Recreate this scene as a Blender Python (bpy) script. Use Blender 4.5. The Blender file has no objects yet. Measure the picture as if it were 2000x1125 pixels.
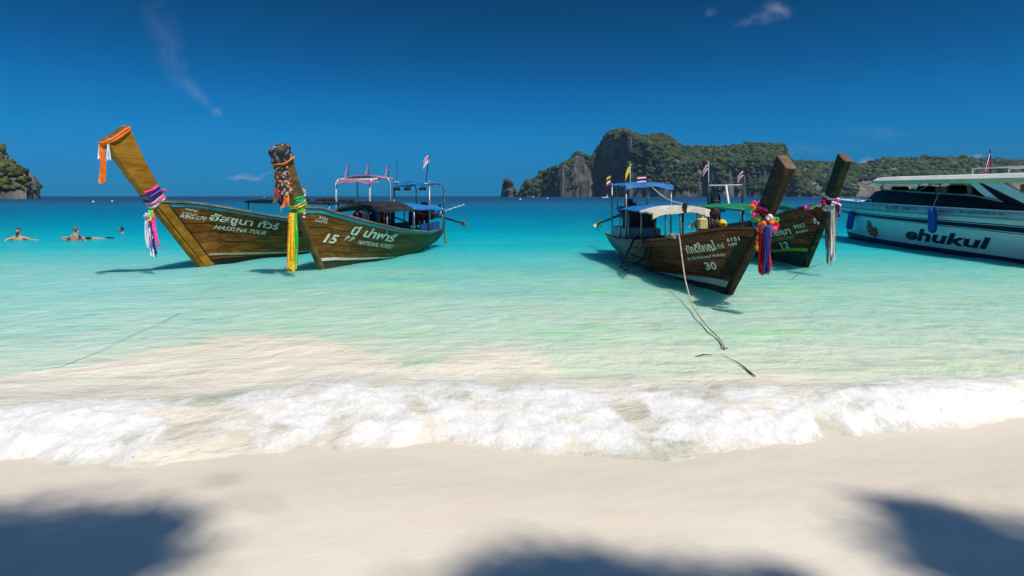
import bpy, bmesh, math, random
import numpy as np
from mathutils import Vector, Matrix

random.seed(7)
RNG = np.random.default_rng(7)
SC = bpy.context.scene
COL = SC.collection

# ------------------------------------------------------------------ camera
CAM_H = 1.75          # eye height above the sea
FPX = 1100.0          # focal length in pixels of the 2000 px wide photograph
HORIZ = 383.0         # photograph row of the horizon
cam = bpy.data.cameras.new('camera')
cam.sensor_width = 36.0
cam.lens = 36.0 * FPX / 2000.0
cam.shift_y = (HORIZ - 562.5) / 2000.0
cam.clip_start = 0.05
cam.clip_end = 60000.0
cam_ob = bpy.data.objects.new('camera', cam)
COL.objects.link(cam_ob)
cam_ob.location = (0, 0, CAM_H)
cam_ob.rotation_euler = (math.pi / 2, 0, 0)
SC.camera = cam_ob

# ------------------------------------------------------------------ sun and sky
SUN_EL, SUN_AZ = math.radians(58.0), math.radians(142.0)     # azimuth clockwise from +Y: behind, right
SUN_DIR = Vector((math.cos(SUN_EL) * math.sin(SUN_AZ), math.cos(SUN_EL) * math.cos(SUN_AZ), math.sin(SUN_EL)))
sun = bpy.data.lights.new('sun', 'SUN')
sun.energy = 4.5
sun.angle = math.radians(0.9)
sun.color = (1.0, 0.95, 0.87)
sun_ob = bpy.data.objects.new('sun', sun)
COL.objects.link(sun_ob)
sun_ob.rotation_euler = SUN_DIR.to_track_quat('Z', 'Y').to_euler()
sun_ob.location = (30, -60, 80)

SC.render.engine = 'CYCLES'
SC.cycles.use_denoising = True
SC.cycles.max_bounces = 8
SC.cycles.diffuse_bounces = 3
SC.cycles.glossy_bounces = 3
SC.cycles.transparent_max_bounces = 16
SC.cycles.caustics_reflective = False
SC.cycles.caustics_refractive = False
SC.view_settings.view_transform = 'Standard'
SC.view_settings.look = 'None'
SC.view_settings.exposure = 0.0
SC.view_settings.gamma = 1.0


class Nodes:
    """small helper to write node graphs as expressions"""
    def __init__(self, tree):
        self.t = tree
        tree.nodes.clear()

    def new(self, kind, **kw):
        n = self.t.nodes.new(kind)
        for k, v in kw.items():
            setattr(n, k, v)
        return n

    def link(self, a, b):
        self.t.links.new(a, b)

    def _set(self, sock, v):
        if hasattr(v, 'is_output'):
            self.link(v, sock)
        elif v is not None:
            if isinstance(v, (tuple, list)) and len(v) == 3 and sock.type == 'RGBA':
                v = (*v, 1.0)
            sock.default_value = v

    def math(self, op, a, b=None, c=None, clamp=False):
        n = self.new('ShaderNodeMath', operation=op, use_clamp=clamp)
        self._set(n.inputs[0], a)
        if b is not None:
            self._set(n.inputs[1], b)
        if c is not None:
            self._set(n.inputs[2], c)
        return n.outputs[0]

    def maprange(self, v, a, b, c=0.0, d=1.0, smooth=True):
        n = self.new('ShaderNodeMapRange')
        n.interpolation_type = 'SMOOTHSTEP' if smooth else 'LINEAR'
        n.clamp = True
        self._set(n.inputs[0], v)
        for i, x in enumerate((a, b, c, d)):
            self._set(n.inputs[i + 1], x)
        return n.outputs[0]

    def mix(self, f, a, b, blend='MIX'):
        n = self.new('ShaderNodeMix', data_type='RGBA', blend_type=blend, clamp_factor=True)
        self._set(n.inputs[0], f)
        self._set(n.inputs[6], a)
        self._set(n.inputs[7], b)
        return n.outputs[2]

    def ramp(self, v, stops, interp='LINEAR'):
        n = self.new('ShaderNodeValToRGB')
        cr = n.color_ramp
        cr.interpolation = interp
        while len(cr.elements) < len(stops):
            cr.elements.new(0.5)
        for e, (p, c) in zip(cr.elements, stops):
            e.position = p
            e.color = (*c, 1.0) if len(c) == 3 else c
        self._set(n.inputs[0], v)
        return n.outputs[0]

    def noise(self, vec, scale, detail=4.0, rough=0.55, dist=0.0):
        n = self.new('ShaderNodeTexNoise')
        self._set(n.inputs['Vector'], vec)
        self._set(n.inputs['Scale'], scale)
        n.inputs['Detail'].default_value = detail
        n.inputs['Roughness'].default_value = rough
        n.inputs['Distortion'].default_value = dist
        return n.outputs['Fac']

    def mapping(self, vec, loc=(0, 0, 0), rot=(0, 0, 0), scale=(1, 1, 1)):
        n = self.new('ShaderNodeMapping')
        self._set(n.inputs[0], vec)
        n.inputs[1].default_value = loc
        n.inputs[2].default_value = rot
        n.inputs[3].default_value = scale
        return n.outputs[0]

    def along(self, vec, ang, sx, sy, sz=1.0, loc=(0, 0, 0)):
        """coordinates turned by ang, then stretched: features run along ang"""
        n = self.new('ShaderNodeMapping', vector_type='TEXTURE')
        self._set(n.inputs[0], vec)
        n.inputs[1].default_value = loc
        n.inputs[2].default_value = (0, 0, ang)
        n.inputs[3].default_value = (1 / sx, 1 / sy, 1 / sz)
        return n.outputs[0]

    def attr(self, name):
        n = self.new('ShaderNodeAttribute', attribute_name=name)
        return n.outputs['Fac']

    def coord(self, kind='Object'):
        return self.new('ShaderNodeTexCoord').outputs[kind]

    def bump(self, h, strength=0.3, dist=0.02, normal=None):
        n = self.new('ShaderNodeBump')
        n.inputs['Strength'].default_value = strength
        n.inputs['Distance'].default_value = dist
        self._set(n.inputs['Height'], h)
        if normal is not None:
            self._set(n.inputs['Normal'], normal)
        return n.outputs[0]


# --- sky: Nishita, deepened towards the polarised blue of the photograph, with a few thin clouds
world = bpy.data.worlds.new('World')
SC.world = world
world.use_nodes = True
w = Nodes(world.node_tree)
sky = w.new('ShaderNodeTexSky', sky_type='NISHITA')
sky.sun_disc = False
sky.sun_elevation = SUN_EL
sky.sun_rotation = SUN_AZ
sky.altitude = 0.0
sky.air_density = 0.6
sky.dust_density = 0.0
sky.ozone_density = 8.0
gen = w.coord('Generated')
sep = w.new('ShaderNodeSeparateXYZ')
w.link(gen, sep.inputs[0])
elev = w.math('MAXIMUM', sep.outputs[2], 0.0)
tint = w.ramp(elev, [(0.0, (0.008, 0.1567, 0.3068)), (0.035, (0.0107, 0.2201, 0.3602)), (0.1, (0.0027, 0.3669, 0.4936)), (0.16, (0.0013, 0.3735, 0.5203)), (0.22, (0.0013, 0.3135, 0.4536)), (0.33, (0.002, 0.2334, 0.3268)), (0.5, (0.25, 0.55, 0.68)), (0.68, (0.85, 0.92, 0.84)), (1.0, (1.0, 0.98, 0.84))])
skycol = w.mix(1.0, sky.outputs[0], tint, 'MULTIPLY')
# thin clouds: soft patches fixed in the sky (direction divided by its northward component)
ydir = w.math('MAXIMUM', sep.outputs[1], 0.02)
cx = w.math('DIVIDE', sep.outputs[0], ydir)
cz = w.math('DIVIDE', sep.outputs[2], ydir)
comb = w.new('ShaderNodeCombineXYZ')
w.link(cx, comb.inputs[0])
w.link(cz, comb.inputs[1])
cvec = comb.outputs[0]
warp = w.new('ShaderNodeTexNoise')
w.link(cvec, warp.inputs['Vector'])
warp.inputs['Scale'].default_value = 16.0
warp.inputs['Detail'].default_value = 5.0
wv = w.new('ShaderNodeVectorMath', operation='MULTIPLY_ADD')
w.link(warp.outputs['Color'], wv.inputs[0])
wv.inputs[1].default_value = (0.05, 0.05, 0.0)
wv.inputs[2].default_value = (-0.025, -0.025, 0.0)
wadd = w.new('ShaderNodeVectorMath', operation='ADD')
w.link(cvec, wadd.inputs[0])
w.link(wv.outputs[0], wadd.inputs[1])
fluff = w.noise(cvec, 38.0, 6.0, 0.6)
total = None
for (px, py, hl, hw, ang, strength) in [
        (312, 45, 0.075, 0.030, -72, 0.06), (335, 118, 0.060, 0.020, -62, 0.08), (385, 185, 0.042, 0.013, -42, 0.14), (427, 221, 0.010, 0.007, 0, 0.24),
        (1517, 14, 0.026, 0.013, 0, 0.38), (1475, 35, 0.040, 0.010, 18, 0.20), (1395, 20, 0.010, 0.008, 0, 0.16),
        (486, 342, 0.036, 0.0055, 0, 0.55), (1698, 319, 0.020, 0.009, 0, 1.1), (1900, 311, 0.035, 0.006, 0, 0.7), (1580, 322, 0.02, 0.006, 0, 0.7),
        (1720, 262, 0.06, 0.008, 2, 0.10), (1500, 290, 0.15, 0.010, 0, 0.10)]:
    a = math.radians(ang)
    c = ((px - 1000) / FPX, (HORIZ - py) / FPX)
    mp = w.new('ShaderNodeMapping', vector_type='TEXTURE')
    w.link(wadd.outputs[0], mp.inputs[0])
    mp.inputs[1].default_value = (c[0], c[1], 0)
    mp.inputs[2].default_value = (0, 0, a)
    mp.inputs[3].default_value = (hl, hw, 1)
    ln = w.new('ShaderNodeVectorMath', operation='LENGTH')
    w.link(mp.outputs[0], ln.inputs[0])
    m = w.maprange(ln.outputs['Value'], 1.35, 0.0, 0.0, strength)
    total = m if total is None else w.math('ADD', total, m)
cl = w.math('MULTIPLY', total, w.maprange(fluff, 0.30, 0.62, 0.15, 1.0))
north = w.maprange(sep.outputs[1], 0.1, 0.3)
cl = w.math('MULTIPLY', cl, north, clamp=True)
skycol = w.mix(cl, skycol, (2.3, 2.8, 4.0))
bg = w.new('ShaderNodeBackground')
bg.inputs['Strength'].default_value = 0.15
w.link(skycol, bg.inputs['Color'])
wo = w.new('ShaderNodeOutputWorld')
w.link(bg.outputs[0], wo.inputs['Surface'])


# ------------------------------------------------------------------ helpers
def W(px, py, depth):
    """point at photograph pixel (px, py), depth metres north of the camera"""
    return np.array([(px - 1000.0) / FPX * depth, depth, CAM_H + (HORIZ - py) / FPX * depth])


def G(px, py, z=0.0):
    d = (CAM_H - z) * FPX / (py - HORIZ)
    return W(px, py, d)


def _hash(ix, iy, iz, seed):
    h = (ix.astype(np.int64) * 374761393 + iy.astype(np.int64) * 668265263 + iz.astype(np.int64) * 2147483647 + seed * 974634541) & 0xFFFFFFFF
    h = ((h ^ (h >> 13)) * 1274126177) & 0xFFFFFFFF
    h = ((h ^ (h >> 16)) * 2246822519) & 0xFFFFFFFF
    return ((h ^ (h >> 15)) & 0xFFFFFF) / float(0xFFFFFF)


def vnoise(x, y, z=None, seed=0):
    x = np.asarray(x, float)
    y = np.asarray(y, float)
    z = np.zeros_like(x) if z is None else np.asarray(z, float)
    x, y, z = np.broadcast_arrays(x, y, z)
    xi, yi, zi = np.floor(x), np.floor(y), np.floor(z)
    fx, fy, fz = x - xi, y - yi, z - zi
    fx, fy, fz = (f * f * f * (f * (f * 6 - 15) + 10) for f in (fx, fy, fz))
    r = 0.0
    flat = not np.any(fz)
    for dz in ((0,) if flat else (0, 1)):
        wz = 1.0 if flat else (fz if dz else 1 - fz)
        for dy in (0, 1):
            wy = fy if dy else 1 - fy
            for dx in (0, 1):
                wx = fx if dx else 1 - fx
                r = r + _hash(xi + dx, yi + dy, zi + dz, seed) * wx * wy * wz
    return r


def fbm(x, y, z=None, octaves=4, seed=0, gain=0.5):
    s, a, n = 0.0, 1.0, 0.0
    for o in range(octaves):
        f = 2.03 ** o
        s = s + a * vnoise(np.asarray(x) * f + 17.3 * o, np.asarray(y) * f - 9.1 * o, None if z is None else np.asarray(z) * f, seed + o * 13)
        n += a
        a *= gain
    return s / n


def sstep(a, b, x):
    t = np.clip((np.asarray(x, float) - a) / (b - a), 0, 1)
    return t * t * (3 - 2 * t)


def mesh_from(name, verts, faces, smooth=False):
    me = bpy.data.meshes.new(name)
    if isinstance(faces, np.ndarray):
        verts = np.ascontiguousarray(verts, dtype=np.float32)
        k = faces.shape[1]
        me.vertices.add(len(verts))
        me.vertices.foreach_set('co', verts.ravel())
        me.loops.add(faces.size)
        me.loops.foreach_set('vertex_index', faces.astype(np.int32).ravel())
        me.polygons.add(len(faces))
        me.polygons.foreach_set('loop_start', np.arange(0, faces.size, k, dtype=np.int32))
        me.polygons.foreach_set('loop_total', np.full(len(faces), k, dtype=np.int32))
        me.update(calc_edges=True)
        me.validate()
    else:
        me.from_pydata([tuple(map(float, v)) for v in verts], [], faces)
        me.update()
    if smooth:
        me.polygons.foreach_set('use_smooth', [True] * len(me.polygons))
    return me


def link(name, me, material=None, parent=None):
    o = bpy.data.objects.new(name, me)
    COL.objects.link(o)
    if material is not None and me is not None:
        for m in (material if isinstance(material, (list, tuple)) else [material]):
            me.materials.append(m)
    if parent is not None:
        o.parent = parent
    return o


def tag(o, label=None, cat=None, group=None, kind=None):
    if label:
        o['label'] = label
    if cat:
        o['category'] = cat
    if group:
        o['group'] = group
    if kind:
        o['kind'] = kind
    return o


class MB:
    """collects shapes of one mesh; coordinates are world unless the caller passes inv=None"""
    def __init__(self):
        self.v, self.f, self.mi = [], [], []

    def add(self, verts, faces, mi=0):
        n = len(self.v)
        self.v += [tuple(map(float, p)) for p in verts]
        self.f += [tuple(n + i for i in f) for f in faces]
        self.mi += [mi] * len(faces)

    def grid(self, P, mi=0, flip=False):
        P = np.asarray(P)
        a, b = P.shape[:2]
        fs = []
        for i in range(a - 1):
            for j in range(b - 1):
                q = (i * b + j, i * b + j + 1, (i + 1) * b + j + 1, (i + 1) * b + j)
                fs.append(q[::-1] if flip else q)
        self.add(P.reshape(-1, 3), fs, mi)

    def box(self, c, size, ax=None, mi=0, bevel=0.0):
        c = np.asarray(c, float)
        hx, hy, hz = (s / 2 for s in size)
        M = np.eye(3) if ax is None else np.asarray(ax, float)
        b = min(bevel, hx * .9, hy * .9, hz * .9)
        if b <= 0:
            pts = [(x, y, z) for z in (-hz, hz) for y in (-hy, hy) for x in (-hx, hx)]
            fs = [(0, 2, 3, 1), (4, 5, 7, 6), (0, 1, 5, 4), (2, 6, 7, 3), (0, 4, 6, 2), (1, 3, 7, 5)]
        else:   # chamfer the vertical edges and the top
            ring = [(-hx + b, -hy), (hx - b, -hy), (hx, -hy + b), (hx, hy - b), (hx - b, hy), (-hx + b, hy), (-hx, hy - b), (-hx, -hy + b)]
            k = 1 - b / max(hx, hy)
            pts = [(x, y, -hz) for x, y in ring] + [(x, y, hz - b) for x, y in ring] + [(x * k, y * k, hz) for x, y in ring]
            fs = [tuple(range(7, -1, -1)), tuple(range(16, 24))]
            for r in (0, 8):
                fs += [(r + i, r + (i + 1) % 8, r + 8 + (i + 1) % 8, r + 8 + i) for i in range(8)]
        self.add([c + M.T @ np.array(p) for p in pts], fs, mi)

    def tube(self, pts, r, n=8, mi=0, caps=True):
        pts = [np.asarray(p, float) for p in pts]
        rs = r if isinstance(r, (list, tuple)) else [r] * len(pts)
        rings, up = [], np.array([0.0, 0.0, 1.0])
        prev = None
        for i, p in enumerate(pts):
            t = pts[min(i + 1, len(pts) - 1)] - pts[max(i - 1, 0)]
            t = t / (np.linalg.norm(t) + 1e-9)
            if prev is None:
                a = np.cross(t, up)
                if np.linalg.norm(a) < 0.05:
                    a = np.cross(t, np.array([1.0, 0, 0]))
            else:
                a = prev - t * np.dot(prev, t)
            a = a / np.linalg.norm(a)
            prev = a
            b = np.cross(t, a)
            rings.append([p + rs[i] * (math.cos(2 * math.pi * k / n) * a + math.sin(2 * math.pi * k / n) * b) for k in range(n)])
        V = [q for ring in rings for q in ring]
        fs = []
        for i in range(len(pts) - 1):
            for k in range(n):
                fs.append((i * n + k, i * n + (k + 1) % n, (i + 1) * n + (k + 1) % n, (i + 1) * n + k))
        if caps:
            fs.append(tuple(range(n))[::-1])
            fs.append(tuple((len(pts) - 1) * n + k for k in range(n)))
        self.add(V, fs, mi)

    def rect_sweep(self, pts, side, wid, hgt, mi=0):
        """rectangular bar along pts; side = sideways unit vectors, up = z"""
        pts = np.asarray(pts, float)
        side = np.asarray(side, float)
        up = np.array([0, 0, 1.0])
        P = np.stack([pts - side * wid / 2, pts + side * wid / 2, pts + side * wid / 2 + up * hgt, pts - side * wid / 2 + up * hgt], 1)
        n = len(pts)
        fs = []
        for i in range(n - 1):
            for k in range(4):
                fs.append((i * 4 + k, i * 4 + (k + 1) % 4, (i + 1) * 4 + (k + 1) % 4, (i + 1) * 4 + k))
        fs += [(3, 2, 1, 0), tuple((n - 1) * 4 + k for k in range(4))]
        self.add(P.reshape(-1, 3), fs, mi)

    def prism(self, A, B, mi=0):
        """solid between two equal polygons"""
        n = len(A)
        fs = [tuple(range(n))[::-1], tuple(range(n, 2 * n))] + [(i, (i + 1) % n, n + (i + 1) % n, n + i) for i in range(n)]
        self.add(list(A) + list(B), fs, mi)

    def ball(self, c, r, nu=10, nv=7, mi=0):
        r = np.asarray(r if hasattr(r, '__len__') else (r, r, r), float)
        c = np.asarray(c, float)
        V = [c + r * np.array([0, 0, -1.0])]
        for j in range(1, nv):
            ph = -math.pi / 2 + math.pi * j / nv
            for i in range(nu):
                th = 2 * math.pi * i / nu
                V.append(c + r * np.array([math.cos(ph) * math.cos(th), math.cos(ph) * math.sin(th), math.sin(ph)]))
        V.append(c + r * np.array([0, 0, 1.0]))
        fs = []
        for i in range(nu):
            fs.append((0, 1 + (i + 1) % nu, 1 + i))
            fs.append((len(V) - 1, 1 + (nv - 2) * nu + i, 1 + (nv - 2) * nu + (i + 1) % nu))
        for j in range(nv - 2):
            for i in range(nu):
                a = 1 + j * nu
                fs.append((a + i, a + (i + 1) % nu, a + nu + (i + 1) % nu, a + nu + i))
        self.add(V, fs, mi)

    def build(self, name, material, parent=None, smooth=False, inv=True):
        V = np.array(self.v, float)
        if parent is not None and inv:
            M = np.array(root_matrix(parent).inverted())
            V = V @ M[:3, :3].T + M[:3, 3]
        me = mesh_from(name, V, self.f, smooth)
        bm = bmesh.new()
        bm.from_mesh(me)
        bmesh.ops.recalc_face_normals(bm, faces=bm.faces)
        bm.to_mesh(me)
        bm.free()
        o = link(name, me, material, parent)
        if any(self.mi):
            for p, m in zip(me.polygons, self.mi):
                p.material_index = m
        return o


def root_matrix(o):
    M = Matrix.LocRotScale(o.location, o.rotation_euler, o.scale)
    return M if o.parent is None else root_matrix(o.parent) @ M


def empty(name, loc, rz=0.0):
    o = bpy.data.objects.new(name, None)
    COL.objects.link(o)
    o.location = [float(c) for c in loc]
    o.rotation_euler = (0, 0, rz)
    o.empty_display_size = 0.2
    return o


# ------------------------------------------------------------------ materials
MATS = {}


def mat(name, color, rough=0.6, metal=0.0, var=0.25, scale=6.0, bump=0.15, spec=0.22, dirt=None):
    """plain material with a little procedural variation and relief"""
    if name in MATS:
        return MATS[name]
    m = bpy.data.materials.new(name)
    m.use_nodes = True
    n = Nodes(m.node_tree)
    co = n.coord('Object')
    nz = n.noise(co, scale, 5.0, 0.6)
    lo = tuple(c * (1 - var) for c in color)
    hi = tuple(min(1.0, c * (1 + var)) for c in color)
    c = n.mix(n.maprange(nz, 0.3, 0.7), lo, hi)
    if dirt:
        c = n.mix(n.maprange(n.noise(co, scale * .45, 6.0, .7), 0.52, 0.72, 0, .8), c, dirt)
    b = n.new('ShaderNodeBsdfPrincipled')
    n._set(b.inputs['Base Color'], c)
    n._set(b.inputs['Roughness'], n.maprange(nz, 0.2, 0.8, max(.02, rough - .1), min(1, rough + .1)))
    b.inputs['Metallic'].default_value = metal
    b.inputs['Specular IOR Level'].default_value = spec
    if bump > 0:
        n.link(n.bump(n.noise(co, scale * 5, 3.0), bump, 0.01), b.inputs['Normal'])
    out = n.new('ShaderNodeOutputMaterial')
    n.link(b.outputs[0], out.inputs[0])
    MATS[name] = m
    return m


def wood(name, dark, light, worn=None, rough=0.55, grain=(1.2, 14.0, 14.0), paint=None, worn_amt=0.55):
    """weathered timber: grain along local x, stains, a random tone per piece; paint = (colour, x_from, x_to) where old paint remains"""
    if name in MATS:
        return MATS[name]
    m = bpy.data.materials.new(name)
    m.use_nodes = True
    n = Nodes(m.node_tree)
    co = n.coord('Object')
    rnd = n.new('ShaderNodeObjectInfo').outputs['Random']
    off = n.new('ShaderNodeCombineXYZ')
    n.link(n.math('MULTIPLY', rnd, 37.0), off.inputs[0])
    vadd = n.new('ShaderNodeVectorMath', operation='ADD')
    n.link(co, vadd.inputs[0])
    n.link(off.outputs[0], vadd.inputs[1])
    v = vadd.outputs[0]
    g1 = n.noise(n.mapping(v, scale=grain), 2.0, 6.0, 0.65, 0.6)
    g2 = n.noise(n.mapping(v, scale=(0.8, 2.5, 2.5)), 1.6, 5.0, 0.6)
    g3 = n.noise(n.mapping(v, scale=(3.0, 30.0, 30.0)), 3.0, 3.0, 0.6)
    c = n.mix(n.maprange(g1, 0.3, 0.72), dark, light)
    c = n.mix(n.maprange(g2, 0.35, 0.7, 0.0, 0.75), c, tuple(x * 0.45 for x in dark))
    tone = n.maprange(rnd, 0.0, 1.0, 0.78, 1.22, smooth=False)
    sc = n.new('ShaderNodeVectorMath', operation='SCALE')
    n.link(c, sc.inputs[0])
    n.link(tone, sc.inputs['Scale'])
    c = sc.outputs[0]
    if worn:
        wn = n.noise(n.mapping(v, scale=(1.0, 4.0, 4.0)), 2.2, 7.0, 0.7)
        c = n.mix(n.maprange(wn, 0.53, 0.70, 0.0, worn_amt), c, worn)
    if paint:
        pc, x0, x1 = paint
        sp = n.new('ShaderNodeSeparateXYZ')
        n.link(co, sp.inputs[0])
        xx = n.math('ADD', sp.outputs[0], n.math('MULTIPLY', n.math('SUBTRACT', n.noise(co, 3.0, 6.0, .65), 0.5), 2.2))
        c = n.mix(n.maprange(xx, x0, x1, 0.0, 0.85), c, pc)
    b = n.new('ShaderNodeBsdfPrincipled')
    n._set(b.inputs['Base Color'], c)
    n._set(b.inputs['Roughness'], n.maprange(g1, 0.2, 0.8, rough - .12, rough + .2))
    b.inputs['Specular IOR Level'].default_value = 0.14
    h = n.math('ADD', g1, n.math('MULTIPLY', g3, 0.5))
    n.link(n.bump(h, 0.45, 0.012), b.inputs['Normal'])
    out = n.new('ShaderNodeOutputMaterial')
    n.link(b.outputs[0], out.inputs[0])
    MATS[name] = m
    return m

# ------------------------------------------------------------------ beach and sea bed: one sheet
def sand_z(Y, X=None):
    z = np.interp(Y, [-60, -20, -6, 0, 2.2, 3.2, 4.0, 5.0, 6.0, 8.0, 10.0, 14.0, 20.0, 30.0, 60.0, 150.0, 400.0, 1e6],
                  [5.0, 2.2, .95, .42, .17, .075, .0, -.07, -.14, -.28, -.42, -.78, -1.5, -2.6, -5.0, -8.0, -20.0, -20.0])
    return z


def build_sand():
    ys = np.concatenate([np.arange(-60, -8, 2.0), np.arange(-8, 1.6, .4), np.arange(1.6, 8, .045), 8 * 1.03 ** np.arange(0, 145)])
    a = np.linspace(-1.6, 1.6, 281)
    Y, A = np.meshgrid(ys, a, indexing='ij')
    X = A * np.where(Y > 1, Y * 1.0 + 6.0, 7 + np.abs(Y) * .8)
    Z = sand_z(Y) + (fbm(X * .8, Y * .9, octaves=3, seed=3) - .5) * .035 + (fbm(X * .25, Y * .35, octaves=2, seed=5) - .5) * .05 * sstep(5, 2, Y)
    Z += (fbm(X * 3 + Y * 2, Y * 9, octaves=2, seed=9) - .5) * .008 * sstep(.5, 1.5, Y)
    nr, nc = Y.shape
    i = np.arange(nr * nc).reshape(nr, nc)
    F = np.stack([i[:-1, :-1], i[:-1, 1:], i[1:, 1:], i[1:, :-1]], -1).reshape(-1, 4)
    me = mesh_from('sand', np.stack([X, Y, Z], -1).reshape(-1, 3), F, True)
    m = bpy.data.materials.new('white sand')
    m.use_nodes = True
    n = Nodes(m.node_tree)
    co = n.coord('Object')
    sp = n.new('ShaderNodeSeparateXYZ')
    n.link(co, sp.inputs[0])
    big = n.noise(n.along(co, .3, .6, 1.4), 1.1, 5, .6)
    streak = n.noise(n.along(co, .35, .9, 4.0), 1.8, 5, .62)
    grainn = n.noise(co, 190.0, 2.0, .6)
    c = n.mix(n.maprange(big, .3, .7), (.72, .635, .51), (.78, .705, .585))
    c = n.mix(n.maprange(streak, .52, .75, 0, .18), c, (.58, .50, .40))
    c = n.mix(n.maprange(grainn, .35, .7, 0, .22), c, (.52, .46, .38))
    # the lowest metres are wet: smoother, a touch deeper in tone
    wet = n.maprange(n.math('ADD', sp.outputs[1], n.math('MULTIPLY', big, .5)), 2.9, 3.5)
    c = n.mix(n.math('MULTIPLY', wet, .22), c, (.62, .52, .40))
    b = n.new('ShaderNodeBsdfPrincipled')
    n._set(b.inputs['Base Color'], c)
    n._set(b.inputs['Roughness'], n.math('SUBTRACT', .85, n.math('MULTIPLY', wet, .45)))
    n._set(b.inputs['Specular IOR Level'], n.math('ADD', .1, n.math('MULTIPLY', wet, .2)))
    h = n.math('ADD', n.math('MULTIPLY', streak, .8), n.math('MULTIPLY', grainn, .10))
    n.link(n.bump(h, .28, .03), b.inputs['Normal'])
    out = n.new('ShaderNodeOutputMaterial')
    n.link(b.outputs[0], out.inputs[0])
    tag(link('sand_beach', me, m), kind='structure', label='white sand beach sloping under the shallow water')


build_sand()

# ------------------------------------------------------------------ sea
FOAM_FRONT = np.array([[-9, 3.52], [-5, 3.58], [-3.35, 3.56], [-2.14, 3.45], [-1.2, 3.65], [-.47, 3.82], [0, 3.66], [1.0, 3.52], [1.8, 3.84], [3.06, 4.1], [4.2, 4.52], [6, 4.8], [10, 5.0]])
FOAM_BACK = np.array([[-9, 4.5], [-5, 4.35], [-4, 4.40], [-2.87, 4.55], [-1.62, 5.0], [-.45, 4.92], [.44, 4.83], [1.16, 5.05], [1.72, 4.75], [2.75, 5.0], [3.3, 5.12], [4.3, 5.22], [6, 5.5], [10, 5.7]])
SILT = np.array([[-10, 5.2], [-4.86, 5.3], [-4.4, 5.7], [-4.1, 6.6], [-3.6, 7.25], [-2.9, 7.15], [-2.2, 6.75], [-1.4, 6.35], [-.9, 5.75], [-.5, 6.3], [-.1, 6.7], [.5, 5.55], [1.4, 5.3], [4, 5.35], [10, 5.8]])


def foam_lines(X, Y):
    wob = (fbm(X * 1.6, Y * .3, octaves=4, seed=21) - .5)
    f = np.interp(X, FOAM_FRONT[:, 0], FOAM_FRONT[:, 1]) + wob * .34 + (fbm(X * 6, Y * .5, octaves=3, seed=22) - .5) * .14
    b = np.interp(X, FOAM_BACK[:, 0], FOAM_BACK[:, 1]) + (fbm(X * 1.3, Y * .3, octaves=4, seed=23) - .5) * .30 + (fbm(X * 7, Y * 2, octaves=3, seed=24) - .5) * .14
    return f, b


def sea_fields(X, Y):
    """surface height, foam, silt"""
    f, b = foam_lines(X, Y)
    t = (Y - f) / (b - f)
    crest = .74 + (fbm(X * .7, X * 0, octaves=2, seed=31) - .5) * .3
    hgt = .105 * (.55 + .9 * fbm(X * .9, X * 0 + 4, octaves=3, seed=33)) * sstep(9, 3, np.abs(X))
    prof = np.where(t < crest, sstep(.06, 1, np.clip(t / crest, 0, 1)), sstep(1.0, 0.0, (t - crest) / .75))
    sz = sand_z(Y)
    base = np.where(Y < f, sz - .020 - (f - Y) * .30, sz - .020 + (np.interp(Y, [3.4, 4.0, 4.6, 5.4, 1e6], [.075, .04, .02, .0, 0]) - sz + .020) * sstep(0, .40, Y - f))
    n1 = fbm(X * .35 + .1 * Y, Y * .9, octaves=3, seed=41) - .5
    n2 = fbm(X * 1.5 + .5 * Y, Y * 3.4, octaves=3, seed=42) - .5
    out = sstep(4.9, 7.0, Y)
    Z = base + prof * hgt * (t > 0)
    Z = Z + out * (n1 * .07 * sstep(900, 60, Y) + n2 * .020 * sstep(40, 12, Y))
    core = sstep(-.04, .34, t) * sstep(1.30, .78, t)
    tex = fbm(X * 4.2, Y * 5.2, octaves=5, seed=51)
    veil = fbm(X * 2.0, Y * 1.1, octaves=3, seed=52)
    foam = core * np.clip(.98 + (tex - .5) * 2.0 + (veil - .5) * 2.2, 0, 1.25)
    # thinner froth left in strings behind the breaker
    back = sstep(1.0, 1.12, t) * sstep(1.75, 1.1, t)
    foam = np.maximum(foam, back * np.clip((fbm(X * 2.6, Y * 7, octaves=4, seed=55) - .50) * 3.2, 0, .75))
    lump = (fbm(X * 5, Y * 7, octaves=4, seed=61) - .42) * .055 + (vnoise(X * 26, Y * 30, seed=62) - .5) * .005
    Z = Z + np.clip(foam, 0, 1) * np.maximum(lump, -.01) * core
    s = np.interp(X, SILT[:, 0], SILT[:, 1]) + (fbm(X * 1.1, Y * 1.3, octaves=4, seed=71) - .5) * 1.0 + (fbm(X * 3.5 + Y, Y * 3, octaves=4, seed=73) - .5) * .7
    silt = sstep(.22, -.25, Y - s) * np.clip(.95 + (fbm(X * .5 + Y * .4, Y * 1.6 - X * 1.1, octaves=4, seed=72) - .5) * 1.2, 0, 1)
    return Z, foam, silt


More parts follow.
